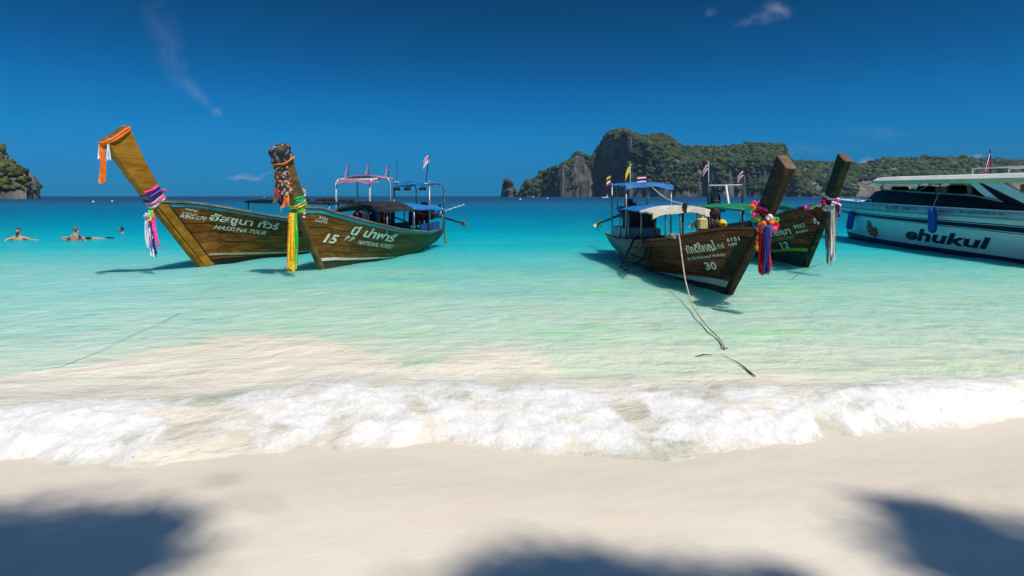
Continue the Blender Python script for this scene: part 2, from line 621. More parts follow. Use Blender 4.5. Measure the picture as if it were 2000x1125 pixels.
def build_sea():
    near = np.arange(3.1, 5.7, .021)
    far = [near[-1]]
    while far[-1] < 20000:
        far.append(far[-1] * 1.0135 + .008)
    ys = np.concatenate([near, far[1:]])
    a = np.linspace(-1.4, 1.4, 601)
    Y, A = np.meshgrid(ys, a, indexing='ij')
    X = A * (Y + .6)
    Z, foam, silt = sea_fields(X, Y)
    depth = np.maximum(0, -sand_z(Y) + 0.0)
    tone = np.log1p(np.maximum(depth, 0)) / math.log(21.0)
    nr, nc = Y.shape
    i = np.arange(nr * nc).reshape(nr, nc)
    F = np.stack([i[:-1, :-1], i[:-1, 1:], i[1:, 1:], i[1:, :-1]], -1).reshape(-1, 4)
    me = mesh_from('sea', np.stack([X, Y, Z], -1).reshape(-1, 3), F, True)
    for nm, arr in (('tone', tone), ('foam', foam), ('silt', silt)):
        at = me.attributes.new(nm, 'FLOAT', 'POINT')
        at.data.foreach_set('value', arr.astype(np.float32).ravel())
    m = bpy.data.materials.new('sea water')
    m.use_nodes = True
    n = Nodes(m.node_tree)
    co = n.coord('Object')
    sp = n.new('ShaderNodeSeparateXYZ')
    n.link(co, sp.inputs[0])
    tone_a, foam_a, silt_a = n.attr('tone'), n.attr('foam'), n.attr('silt')
    patch = n.noise(n.mapping(co, rot=(0, 0, .1), scale=(.10, .35, 1)), 1.0, 4, .55)
    patch2 = n.noise(n.mapping(co, loc=(7, 3, 0), rot=(0, 0, .12), scale=(.35, .9, 1)), 1.0, 4, .6)
    tt = n.math('ADD', tone_a, n.math('MULTIPLY', n.math('SUBTRACT', patch, .5), .10))
    # ln(1+d)/ln 21: d .1 .031 | .3 .086 | .5 .133 | .8 .193 | 1.5 .30 | 2.6 .42 | 5 .59 | 8 .72 | 20 1
    body = n.ramp(tt, [(0.0, (.76, .70, .57)), (.025, (.66, .67, .51)), (.055, (.54, .635, .49)), (.10, (.38, .60, .485)), (.15, (.235, .55, .46)), (.20, (.115, .495, .45)),
                       (.28, (.022, .45, .475)), (.35, (.003, .375, .435)), (.43, (.0, .28, .385)), (.55, (.0, .17, .29)), (.68, (.0, .105, .21)), (.80, (.0, .06, .14)), (1.0, (.0, .04, .11))])
    # cleaner, greener lens of water in places; bluer to the west
    green = n.math('MULTIPLY', n.maprange(patch2, .50, .72, 0, .55), n.maprange(tone_a, .22, .10))
    body = n.mix(green, body, (.36, .70, .32))
    west = n.math('MULTIPLY', n.maprange(sp.outputs[0], -2.5, -9.0, 0, .5), n.maprange(tone_a, .32, .08))
    body = n.mix(west, body, (.24, .60, .62))
    sA = n.noise(n.along(co, .62, .8, 2.8), 1.7, 6, .66, .8)
    sB = n.noise(n.along(co, -.25, .8, 2.6), 1.7, 6, .66, .8)
    wx = n.maprange(sp.outputs[0], -1.5, 1.5)
    strk = n.math('ADD', n.math('MULTIPLY', sA, n.math('SUBTRACT', 1.0, wx)), n.math('MULTIPLY', sB, wx))
    strk = n.math('ADD', n.math('MULTIPLY', n.math('SUBTRACT', strk, .5), 1.15), .5)
    body = n.mix(n.math('MULTIPLY', n.maprange(strk, .48, .70, 0, .42), n.maprange(tone_a, .30, .06)), body, (.60, .74, .59))
    body = n.mix(n.math('MULTIPLY', n.maprange(strk, .50, .30, 0, .35), n.maprange(tone_a, .45, .10)), body, (.10, .50, .46))
    sv = n.mix(n.maprange(strk, .35, .68), (.70, .625, .50), (.80, .735, .62))
    body = n.mix(n.math('MULTIPLY', silt_a, n.maprange(tone_a, .26, .12)), body, sv)
    # relief: long low ripples near, broad ones far
    v1 = n.along(co, -.15, 2.7, 3.3)
    v2 = n.along(co, .18, .95, 1.35)
    v3 = n.along(co, .06, .12, .40)
    r1 = n.noise(v1, 1.6, 6, .70, .9)
    r2 = n.noise(v2, 1.0, 6, .68, .6)
    r3 = n.noise(v3, 1.0, 5, .6)
    vor = n.new('ShaderNodeTexVoronoi', feature='SMOOTH_F1')
    warpv = n.new('ShaderNodeVectorMath', operation='MULTIPLY_ADD')
    wn = n.new('ShaderNodeTexNoise')
    n.link(v2, wn.inputs['Vector'])
    wn.inputs['Scale'].default_value = 2.0
    n.link(wn.outputs['Color'], warpv.inputs[0])
    warpv.inputs[1].default_value = (.9, .9, 0)
    n.link(v1, warpv.inputs[2])
    n.link(warpv.outputs[0], vor.inputs['Vector'])
    vor.inputs['Scale'].default_value = 1.5
    vor.inputs['Smoothness'].default_value = .35
    cell = vor.outputs['Distance']
    nearf = n.maprange(sp.outputs[1], 30.0, 8.0)
    midf = n.maprange(sp.outputs[1], 160.0, 30.0)
    h = n.math('MULTIPLY', n.math('ADD', n.math('MULTIPLY', r1, .040), n.math('MULTIPLY', cell, .045)), n.math('MULTIPLY', nearf, n.maprange(tone_a, .02, .12, .28, 1.0)))
    h = n.math('ADD', h, n.math('MULTIPLY', n.math('MULTIPLY', r2, .11), midf))
    h = n.math('ADD', h, n.math('MULTIPLY', r3, .34))
    bmp = n.new('ShaderNodeBump')
    bmp.inputs['Strength'].default_value = 1.0
    bmp.inputs['Distance'].default_value = 1.0
    n.link(h, bmp.inputs['Height'])
    nrm = bmp.outputs[0]
    # light spreads sideways inside the water, so shade on it stays soft and tinted
    dif = n.new('ShaderNodeSubsurfaceScattering', falloff='BURLEY')
    n.link(body, dif.inputs['Color'])
    dif.inputs['Scale'].default_value = 1.1
    dif.inputs['Radius'].default_value = (.35, 1.0, .95)
    n.link(nrm, dif.inputs['Normal'])
    df2 = n.new('ShaderNodeBsdfDiffuse')
    n.link(body, df2.inputs['Color'])
    n.link(nrm, df2.inputs['Normal'])
    mxd = n.new('ShaderNodeMixShader')
    n._set(mxd.inputs[0], n.maprange(tone_a, .05, .14, 1.0, .24))
    n.link(dif.outputs[0], mxd.inputs[1])
    n.link(df2.outputs[0], mxd.inputs[2])
    dif = mxd
    tr = n.new('ShaderNodeBsdfTransparent')
    n.link(n.ramp(tone_a, [(0, (1, 1, 1)), (.06, (.88, .97, .93)), (.15, (.60, .90, .82)), (.25, (.3, .75, .72))]), tr.inputs['Color'])
    op = n.maprange(tone_a, .0, .03, .35, .985)
    op = n.math('MAXIMUM', op, n.math('MULTIPLY', silt_a, .95))
    mx = n.new('ShaderNodeMixShader')
    n.link(op, mx.inputs[0])
    n.link(tr.outputs[0], mx.inputs[1])
    n.link(dif.outputs[0], mx.inputs[2])
    gl = n.new('ShaderNodeBsdfGlossy')
    gl.inputs['Color'].default_value = (.6, .88, 1, 1)
    n._set(gl.inputs['Roughness'], n.maprange(sp.outputs[1], 5.0, 120.0, .06, .32))
    n.link(nrm, gl.inputs['Normal'])
    fr = n.new('ShaderNodeFresnel')
    fr.inputs['IOR'].default_value = 1.33
    n.link(nrm, fr.inputs['Normal'])
    frs = n.math('MULTIPLY', n.math('MINIMUM', fr.outputs[0], n.maprange(sp.outputs[1], 10, 80, .55, .26)), n.maprange(sp.outputs[1], 5, 40, .42, .7))
    mg = n.new('ShaderNodeMixShader')
    n.link(frs, mg.inputs[0])
    n.link(mx.outputs[0], mg.inputs[1])
    n.link(gl.outputs[0], mg.inputs[2])
    # foam: white froth with bubbly gaps
    fo = n.new('ShaderNodeBsdfPrincipled')
    fn = n.noise(n.mapping(co, scale=(1, .55, 1)), 30.0, 6, .72, .6)
    fn2 = n.noise(n.mapping(co, scale=(1.2, .6, 1)), 9.0, 5, .65)
    n._set(fo.inputs['Base Color'], n.mix(n.maprange(fn, .35, .65), (.70, .69, .67), (.85, .835, .80)))
    fo.inputs['Roughness'].default_value = .55
    fo.inputs['Subsurface Weight'].default_value = 0.0
    n.link(n.bump(n.math('ADD', fn, fn2), .34, .03), fo.inputs['Normal'])
    cov = n.math('ADD', foam_a, n.math('ADD', n.math('MULTIPLY', n.math('SUBTRACT', fn, .5), .9), n.math('MULTIPLY', n.math('SUBTRACT', fn2, .5), .9)))
    cov = n.math('MULTIPLY', n.math('MULTIPLY', n.maprange(cov, .18, 1.05), .93), n.maprange(foam_a, .02, .15))
    mf = n.new('ShaderNodeMixShader')
    n.link(cov, mf.inputs[0])
    n.link(mg.outputs[0], mf.inputs[1])
    n.link(fo.outputs[0], mf.inputs[2])
    out = n.new('ShaderNodeOutputMaterial')
    n.link(mf.outputs[0], out.inputs[0])
    tag(link('sea', me, m), kind='structure', label='clear turquoise sea deepening to blue at the horizon')


build_sea()


# ------------------------------------------------------------------ spray and froth of the breaking wave
def ico(sub=0):
    bm = bmesh.new()
    bmesh.ops.create_icosphere(bm, subdivisions=max(1, sub), radius=1.0)
    V = np.array([v.co[:] for v in bm.verts])
    F = np.array([[v.index for v in f.verts] for f in bm.faces])
    bm.free()
    return V, F


def scatter_blobs(C, R, sub=1, jitter=.25, squash=None, seed=0):
    V, F = ico(sub)
    rng = np.random.default_rng(seed)
    n = len(C)
    P = np.repeat(V[None], n, 0)
    P = P * (1 + rng.uniform(-jitter, jitter, (n, len(V), 1)))
    ang = rng.uniform(0, 6.283, n)
    c, s = np.cos(ang)[:, None], np.sin(ang)[:, None]
    P = np.stack([P[..., 0] * c - P[..., 1] * s, P[..., 0] * s + P[..., 1] * c, P[..., 2]], -1)
    R = np.asarray(R)
    if R.ndim == 1:
        R = np.repeat(R[:, None], 3, 1)
    P = P * R[:, None, :] + np.asarray(C)[:, None, :]
    scatter_blobs.n = len(V)
    Fa = (F[None] + (np.arange(n) * len(V))[:, None, None]).reshape(-1, 3)
    return P.reshape(-1, 3), Fa


def build_foam():
    rng = np.random.default_rng(5)
    N = 90000
    X = rng.uniform(-6.5, 7.0, N)
    Y = rng.uniform(3.45, 5.9, N)
    Z, foam, _ = sea_fields(X, Y)
    f, b = foam_lines(X, Y)
    t = (Y - f) / (b - f)
    keep = (rng.uniform(0, 1, N) < np.clip(foam, 0, 1) * .10) & (t > -.02)
    X, Y, Z, t = X[keep], Y[keep], Z[keep], t[keep]
    r = rng.uniform(.0012, .0042, len(X)) * (1 + (rng.uniform(0, 1, len(X)) < .06) * .8)
    hop = np.where(rng.uniform(0, 1, len(X)) < .25, rng.exponential(.014, len(X)), 0) * sstep(1.3, .6, np.abs(t - .6) + .3)
    P, F = scatter_blobs(np.stack([X, Y, Z + hop + r * .3], -1), np.stack([r * 1.2, r, r * .8], -1), 1, .2, seed=6)
    o = link('sea_foam', mesh_from('sea_foam', P, F, True), mat('froth', (.80, .80, .79), .4, var=.05, bump=0))
    tag(o, kind='stuff', label='white froth and droplets of the small breaking wave')


build_foam()


# ------------------------------------------------------------------ far islands
def rock_mat(name, dark, light, stain, green=None):
    if name in MATS:
        return MATS[name]
    m = bpy.data.materials.new(name)
    m.use_nodes = True
    n = Nodes(m.node_tree)
    co = n.coord('Object')
    s = .05
    a = n.noise(n.mapping(co, scale=(s, s, s * .35)), 1.0, 7, .65)
    b_ = n.noise(n.mapping(co, scale=(s * 4, s * 4, s * .8)), 1.0, 5, .6)
    pch = n.noise(n.mapping(co, scale=(s * .35, s * .35, s * .3)), 1.0, 4, .55)
    c = n.mix(n.maprange(a, .35, .65), dark, light)
    c = n.mix(n.maprange(b_, .5, .7, 0, .6), c, tuple(x * .5 for x in dark))
    c = n.mix(n.maprange(pch, .54, .66, 0, .8), c, stain)
    if green:
        c = n.mix(n.maprange(n.noise(co, s * 3, 5, .6), .45, .6, 0, .8), c, green)
    p = n.new('ShaderNodeBsdfPrincipled')
    n._set(p.inputs['Base Color'], c)
    p.inputs['Roughness'].default_value = .9
    p.inputs['Specular IOR Level'].default_value = .1
    n.link(n.bump(n.math('ADD', a, n.math('MULTIPLY', b_, .6)), .8, 8.0), p.inputs['Normal'])
    out = n.new('ShaderNodeOutputMaterial')
    n.link(p.outputs[0], out.inputs[0])
    MATS[name] = m
    return m


def leaf_mat(name, dark, light, dry, scale=.05):
    if name in MATS:
        return MATS[name]
    m = bpy.data.materials.new(name)
    m.use_nodes = True
    n = Nodes(m.node_tree)
    co = n.coord('Object')
    a = n.noise(co, scale, 3, .6)
    b_ = n.noise(co, scale * 5, 3, .6)
    c = n.mix(n.maprange(b_, .3, .7), dark, light)
    c = n.mix(n.maprange(a, .48, .66, 0, .7), c, dry)
    cr = n.attr('crown')
    c = n.mix(n.maprange(cr, .72, 1.0, 0, .75), c, dry)
    sv = n.new('ShaderNodeVectorMath', operation='SCALE')
    n.link(c, sv.inputs[0])
    n._set(sv.inputs['Scale'], n.maprange(cr, 0, .7, .55, 1.25))
    c = sv.outputs[0]
    p = n.new('ShaderNodeBsdfPrincipled')
    n._set(p.inputs['Base Color'], c)
    p.inputs['Roughness'].default_value = .8
    p.inputs['Specular IOR Level'].default_value = .15
    n.link(n.bump(n.noise(co, scale * 22, 2, .6), .9, .06 / scale), p.inputs['Normal'])
    out = n.new('ShaderNodeOutputMaterial')
    n.link(p.outputs[0], out.inputs[0])
    MATS[name] = m
    return m


def island(name, label, sil, dist, D, cliff, bare, front_off, nu, nv, rockm, leafm, ntree, rtree, seed, rough_amp, forest_label):
    """sil: (px, py) outline; cliff(px): 0..1 share of the height that is sheer; bare(px, frac): chance that rock shows"""
    sil = np.array(sil, float)
    pxs = np.linspace(sil[0, 0], sil[-1, 0], nu)
    top = np.interp(pxs, sil[:, 0], sil[:, 1])
    top = top - (fbm(pxs * .09, pxs * 0, octaves=3, seed=seed) - .5) * 5 * sstep(0, 12, HORIZ - top)
    vs = np.concatenate([np.linspace(0, .12, int(nv * .4)), np.linspace(.12, 1, nv - int(nv * .4) + 1)[1:]])
    PX, V = np.meshgrid(pxs, vs, indexing='ij')
    TOP = np.repeat(top[:, None], len(vs), 1)
    ratio = (PX - 1000) / FPX
    Yf = dist + np.repeat(front_off(pxs)[:, None], len(vs), 1)
    Yr = Yf + .5 * D
    Hh = np.maximum(CAM_H + (HORIZ - TOP) / FPX * Yr, 0.2)
    c = np.repeat(cliff(pxs)[:, None], len(vs), 1)

    def surf(PX, V, Yf, Hh, c):
        f = c * sstep(-.03, .085, V) ** .8 + (1 - c) * np.clip((V - .02) / .48, 0, 1) ** .75
        f = f * np.interp(V, [0, .52, 1], [1, 1, .55])
        Y = Yf + V * D
        X = (PX - 1000) / FPX * Y
        Z = Hh * f
        k = rough_amp
        nz = fbm(X / (k * 5), Y / (k * 5), Z / (k * 8), octaves=5, seed=seed + 2) - .5
        n2 = fbm(X / (k * 1.6), Y / (k * 1.6), Z / (k * 4), octaves=3, seed=seed + 3) - .5
        Y = Y + (nz * k * 5 + n2 * k * 1.6) * sstep(1.0, .3, V)
        Z = Z + nz * k * .9 * np.clip(f, 0, 1)
        return X, Y, Z, f
    X, Y, Z, f = surf(PX, V, Yf, Hh, c)
    Z[:, 0] = -3
    i = np.arange(X.size).reshape(X.shape)
    F = np.stack([i[:-1, :-1], i[1:, :-1], i[1:, 1:], i[:-1, 1:]], -1).reshape(-1, 4)
    o = link(name, mesh_from(name, np.stack([X, Y, Z], -1).reshape(-1, 3), F, True), rockm)
    tag(o, label=label, kind='structure')
    rng = np.random.default_rng(seed)
    iu = rng.integers(0, nu - 1, ntree * 4)
    v = np.where(rng.uniform(0, 1, ntree * 4) < .45, rng.uniform(.0, .14, ntree * 4), rng.uniform(.1, .62, ntree * 4))
    x, y, z, ff = surf(pxs[iu], v, Yf[iu, 0], Hh[iu, 0], c[iu, 0])
    b = bare(pxs[iu], z / np.maximum(Hh[iu, 0], 1), v)
    veg = fbm(x / (rough_amp * 6), y / (rough_amp * 8), z / (rough_amp * 6), octaves=4, seed=seed + 9)
    keep = (veg > b) & (z > rough_amp * .35)
    x, y, z = x[keep][:ntree], y[keep][:ntree], z[keep][:ntree]
    r = np.clip(rng.lognormal(-.45, .42, len(x)), .28, 1.7) * rtree
    P, F = scatter_blobs(np.stack([x, y - r * .3, z + r * .25], -1), np.stack([r, r, r * .85], -1), 2 if rtree < 3 else 1, .22, seed=seed)
    fme = mesh_from('forest', P, F, True)
    tn = np.repeat(rng.uniform(0, 1, len(x)), scatter_blobs.n)
    at = fme.attributes.new('crown', 'FLOAT', 'POINT')
    at.data.foreach_set('value', tn.astype(np.float32))
    fo = link('forest', fme, leafm)
    tag(fo, label=forest_label, kind='stuff')
    return o


LIME = rock_mat('limestone', (.040, .046, .052), (.17, .162, .155), (.29, .22, .18))
FOREST = leaf_mat('forest green', (.014, .030, .014), (.060, .098, .030), (.085, .088, .042), .04)
SIL_MAIN = [(1014, 384), (1018, 379), (1021, 367), (1030, 356), (1049, 350), (1054, 337), (1075, 330), (1094, 328), (1100, 320), (1114, 317), (1122, 303), (1132, 299),
            (1140, 301), (1152, 309), (1160, 306), (1164, 297), (1172, 285), (1180, 271), (1192, 261), (1205, 257), (1216, 255), (1230, 258), (1242, 265), (1254, 267),
            (1272, 266), (1288, 263), (1300, 265), (1312, 273), (1330, 286), (1350, 291), (1375, 288), (1392, 290), (1412, 288), (1432, 286), (1470, 283), (1500, 282),
            (1526, 283), (1534, 290), (1542, 312), (1560, 330), (1580, 360), (1600, 384)]


def main_bare(px, fr, v):
    b = np.where(px < 1165, .46, .22)
    b = np.where((px > 1165) & (px < 1262) & (v < .13), np.interp(fr, [0, .2, .8, 1], [.32, .36, .43, .30]), b)
    b = np.where((px > 1262) & (v < .1), .34, b)
    for c0, c1, a0, a1 in ((1365, 1395, .05, .55), (1420, 1460, .05, .5), (1488, 1520, .25, .6), (1275, 1300, .3, .6)):
        b = np.where((px > c0) & (px < c1) & (fr > a0) & (fr < a1) & (v < .14), .62, b)
    return b


island('limestone_island', 'steep limestone island with forested top across the bay', SIL_MAIN, 1250, 260,
       lambda px: np.interp(px, [1014, 1160, 1180, 1250, 1300, 1600], [.85, .85, .88, .8, .55, .5]), main_bare,
       lambda px: np.interp(px, [1014, 1100, 1165, 1262, 1300, 1600], [120, 60, 130, 0, 20, 60]) + (fbm(px * .03, px * 0, octaves=3, seed=81) - .5) * 90,
       420, 64, LIME, FOREST, 21000, 4.6, 101, 7.0, 'dense green forest covering the limestone island')

SIL_LOW = [(1500, 384), (1516, 330), (1530, 316), (1560, 318), (1600, 319), (1640, 321), (1680, 322), (1700, 318), (1730, 312), (1780, 310), (1850, 310), (1900, 311),
           (1950, 312), (2000, 316), (2100, 318), (2250, 326), (2400, 345), (2500, 384)]


def low_bare(px, fr, v):
    b = np.where(v < .05, .46, .28)
    return np.where((px > 1675) & (px < 1715) & (fr < .45), .64, np.where((px > 1850) & (v < .06), .52, b))


island('forested_headland', 'low forested headland behind the moored speedboat', SIL_LOW, 1500, 420,
       lambda px: np.interp(px, [1500, 1700, 2500], [.25, .3, .3]), low_bare,
       lambda px: (fbm(px * .012, px * 0, octaves=3, seed=83) - .5) * 160,
       420, 56, rock_mat('pale rock', (.13, .11, .09), (.28, .23, .185), (.32, .245, .19)), leaf_mat('headland green', (.018, .038, .016), (.068, .110, .030), (.09, .095, .045), .03), 9000, 7.0, 131, 7.0,
       'dense green forest covering the low headland')

SIL_STACK = [(978, 384), (980, 372), (982, 362), (987, 355), (992, 352), (998, 354), (1003, 360), (1006, 370), (1009, 384)]
island('sea_stack', 'small rounded rock stack standing alone in the sea', SIL_STACK, 1150, 40, lambda px: px * 0 + .8,
       lambda px, fr, v: np.where(px < 986, .7, .42), lambda px: np.abs(px - 993) * 1.2, 60, 30, LIME, FOREST, 260, 3.4, 151, 3.0,
       'scrub growing on the small rock stack')

SIL_LEFT = [(-420, 120), (-300, 170), (-200, 215), (-110, 225), (-60, 262), (-20, 280), (0, 289), (6, 292), (10, 303), (14, 315), (26, 318), (36, 324), (50, 331), (58, 339), (64, 345), (71, 356), (75, 366), (78, 376), (78.5, 384), (79, 389)]
island('rocky_point', 'rocky point with bushes at the left edge of the bay', SIL_LEFT, 330, 70, lambda px: np.interp(px, [-420, 20, 60, 80], [.5, .55, .8, .9]),
       lambda px, fr, v: np.where(px > 56, .62, np.where(fr < .22, .64, .43)), lambda px: np.interp(px, [-420, 0, 50, 79], [-60, 0, 6, 25]),
       260, 60, rock_mat('point rock', (.10, .095, .09), (.30, .27, .25), (.22, .17, .13)), leaf_mat('point green', (.028, .048, .014), (.090, .120, .024), (.115, .105, .04), .16), 1600, 1.9, 171, 1.8,
       'bushes and small trees on the rocky point')


# ------------------------------------------------------------------ trees on the beach behind the viewer (their boughs shade the sand)
BARK = wood('bark', (.10, .08, .06), (.22, .18, .14))
LEAF = mat('broad leaf', (.05, .10, .02), .6, var=.4, scale=3, bump=0)


def shade_tree(trunk_xy, blobs, label):
    """blobs: (px, py, radius on the ground, height, leaves)"""
    rng = np.random.default_rng(int(abs(trunk_xy[0] * 100)) + 3)
    x0, y0 = trunk_xy
    z0 = float(sand_z(y0))
    root = empty('beach_tree', (x0, y0, z0))
    tag(root, label, 'tree', 'trees on the beach')
    leaves, fs = [], []
    limb = MB()
    fork = np.array([x0 + rng.uniform(-.3, .3), y0 + 1.2, z0 + 6.4])
    d = np.array(SUN_DIR)
    for (px, py, rad, hh, cnt) in blobs:
        cnt = int(cnt * 1.25)
        g = G(px, py, .12)
        c = g + d * (hh * 1.4 / d[2])
        mid = (fork + c) / 2 + np.array([0, 0, .6])
        limb.tube([fork, mid, c], [.13, .07, .02], 6)
        p = rng.normal(0, 1, (cnt, 3))
        p = p / np.linalg.norm(p, axis=1)[:, None] * (np.abs(rng.normal(0, .72, cnt)))[:, None] * rad
        p[:, 2] *= .55
        cc = c + p
        # finer leaves, more of them
        for q in cc:
            a = rng.normal(0, 1, 3)
            a /= np.linalg.norm(a)
            bvec = np.cross(a, rng.normal(0, 1, 3))
            bvec /= np.linalg.norm(bvec)
            L_, w_ = rng.uniform(.05, .10), rng.uniform(.022, .04)
            k = len(leaves)
            leaves += [q - a * L_, q + bvec * w_, q + a * L_, q - bvec * w_]
            fs.append((k, k + 1, k + 2, k + 3))
    tr = MB()
    base = np.array([x0, y0, z0 - .2])
    tr.tube([base, base + (fork - base) * .35 + np.array([.12, 0, 0]), base + (fork - base) * .7, fork], [.30, .24, .20, .15], 10)
    tr.build('trunk', BARK, root, True)
    limb.build('limb', BARK, root, True)
    V = np.array(leaves) - np.array([x0, y0, z0])
    o = link('crown', mesh_from('crown', V, np.array(fs)), LEAF, root)
    o['kind'] = 'stuff'


shade_tree((-3.4, -6.0), [(40, 1100, .33, 8.5, 1200), (150, 1078, .27, 8.0, 950), (235, 1048, .20, 8.4, 620), (290, 1015, .13, 8.8, 260), (130, 1130, .4, 8.2, 1300), (-90, 1115, .4, 8.6, 1300),
                          (-220, 1100, .4, 9.0, 1100), (210, 1100, .22, 8.3, 700), (-60, 1160, .6, 8, 1500)], 'broad-leaved tree on the beach behind the viewer, the western one')
shade_tree((1.2, -6.5), [(1030, 1138, .15, 9.0, 170), (1100, 1126, .15, 9.2, 180), (1190, 1138, .16, 8.8, 180), (1280, 1150, .12, 9.0, 110), (960, 1142, .14, 8.9, 120), (1100, 1190, .30, 9.2, 600), (1250, 1215, .3, 9.0, 500),
                         (980, 1220, .3, 9.1, 400), (1510, 1138, .12, 8.9, 90), (1430, 1170, .2, 9, 160)], 'broad-leaved tree on the beach behind the viewer, the middle one')
shade_tree((6.4, -5.4), [(1965, 1115, .28, 8.6, 1000), (1870, 1060, .20, 8.8, 650), (1800, 1010, .17, 9.0, 440), (1750, 984, .08, 9.2, 110), (1990, 1130, .36, 8.6, 1300), (1905, 1042, .13, 8.7, 340), (1975, 1085, .15, 8.6, 420),
                         (2100, 1160, .42, 8.7, 1300), (2200, 1160, .4, 8.9, 1000), (1930, 1115, .2, 8.8, 600)], 'broad-leaved tree on the beach behind the viewer, the eastern one')


# ------------------------------------------------------------------ sea air: one even, thin haze round the whole place
def build_haze():
    mb = MB()
    mb.box((200, 1000, 84), (6000, 2600, 218))
    m = bpy.data.materials.new('haze')
    m.use_nodes = True
    n = Nodes(m.node_tree)
    v = n.new('ShaderNodeVolumePrincipled')
    v.inputs['Color'].default_value = (.35, .65, .95, 1)
    v.inputs['Density'].default_value = .00006
    out = n.new('ShaderNodeOutputMaterial')
    n.link(v.outputs[0], out.inputs['Volume'])
    tag(mb.build('haze', m), kind='stuff', label='thin bluish sea haze')


build_haze()

# ------------------------------------------------------------------ lettering
def text_tris(body, shear=0.0, bold=0.0):
    c = bpy.data.curves.new('t', 'FONT')
    c.body = body
    c.size = 1.0
    c.shear = shear
    c.offset = bold
    c.resolution_u = 2
    o = bpy.data.objects.new('t', c)
    COL.objects.link(o)
    dg = bpy.context.evaluated_depsgraph_get()
    me = bpy.data.meshes.new_from_object(o.evaluated_get(dg))
    V = np.array([v.co[:] for v in me.vertices])
    F = [tuple(p.vertices) for p in me.polygons]
    bpy.data.objects.remove(o)
    bpy.data.curves.remove(c)
    bpy.data.meshes.remove(me)
    return V, F


PAINT_WHITE = mat('lettering white', (.86, .83, .68), .6, var=.22, scale=14, bump=0, dirt=(.42, .33, .20))
PAINT_YELLOW = mat('lettering yellow', (.55, .42, .12), .6, var=.2, scale=9, bump=0)
PAINT_NAVY = mat('lettering navy', (.015, .03, .09), .45, var=.2, bump=0)
ROPE = mat('pale rope', (.50, .43, .33), .8, var=.3, scale=40, bump=.4)
ROPE_DARK = mat('dark wet rope', (.045, .045, .035), .7, var=.4, scale=30, bump=.3)
BLACK_STEEL = mat('black painted steel', (.018, .018, .02), .45, var=.4, scale=12, dirt=(.09, .05, .03))
GREY_STEEL = mat('grey steel tube', (.30, .31, .31), .4, .6, var=.25, scale=10, dirt=(.15, .09, .06))
WHITE_TUBE = mat('white painted tube', (.68, .68, .66), .45, var=.12, scale=8, dirt=(.40, .33, .25))
ENGINE = mat('engine iron', (.035, .035, .04), .5, .4, var=.5, scale=14, dirt=(.12, .06, .03))
BRASS = mat('bronze propeller', (.50, .38, .18), .35, .9, var=.3, scale=20)
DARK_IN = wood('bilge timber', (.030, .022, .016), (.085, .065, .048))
DECKW = wood('deck boards', (.10, .075, .05), (.24, .19, .13), worn=(.35, .30, .24))
BLUE_TARP = mat('blue tarpaulin', (.02, .17, .46), .5, var=.25, scale=3, bump=.3, dirt=(.10, .30, .50))
WHITE_TARP = mat('cream tarpaulin', (.66, .61, .50), .6, var=.15, scale=4, bump=.35, dirt=(.40, .35, .27))
BLACK_TARP = mat('black canvas', (.022, .024, .024), .65, var=.4, scale=5, bump=.3, dirt=(.07, .07, .065))
GREEN_TARP = mat('green canvas', (.015, .22, .07), .6, var=.3, scale=4, bump=.3)
PINK_TARP = mat('faded pink canvas', (.50, .17, .30), .6, var=.25, scale=4, bump=.3, dirt=(.55, .35, .42))


def boat_frame(F, heading):
    h = Vector((heading[0], heading[1], 0)).normalized()
    return h, math.atan2(h.y, h.x)


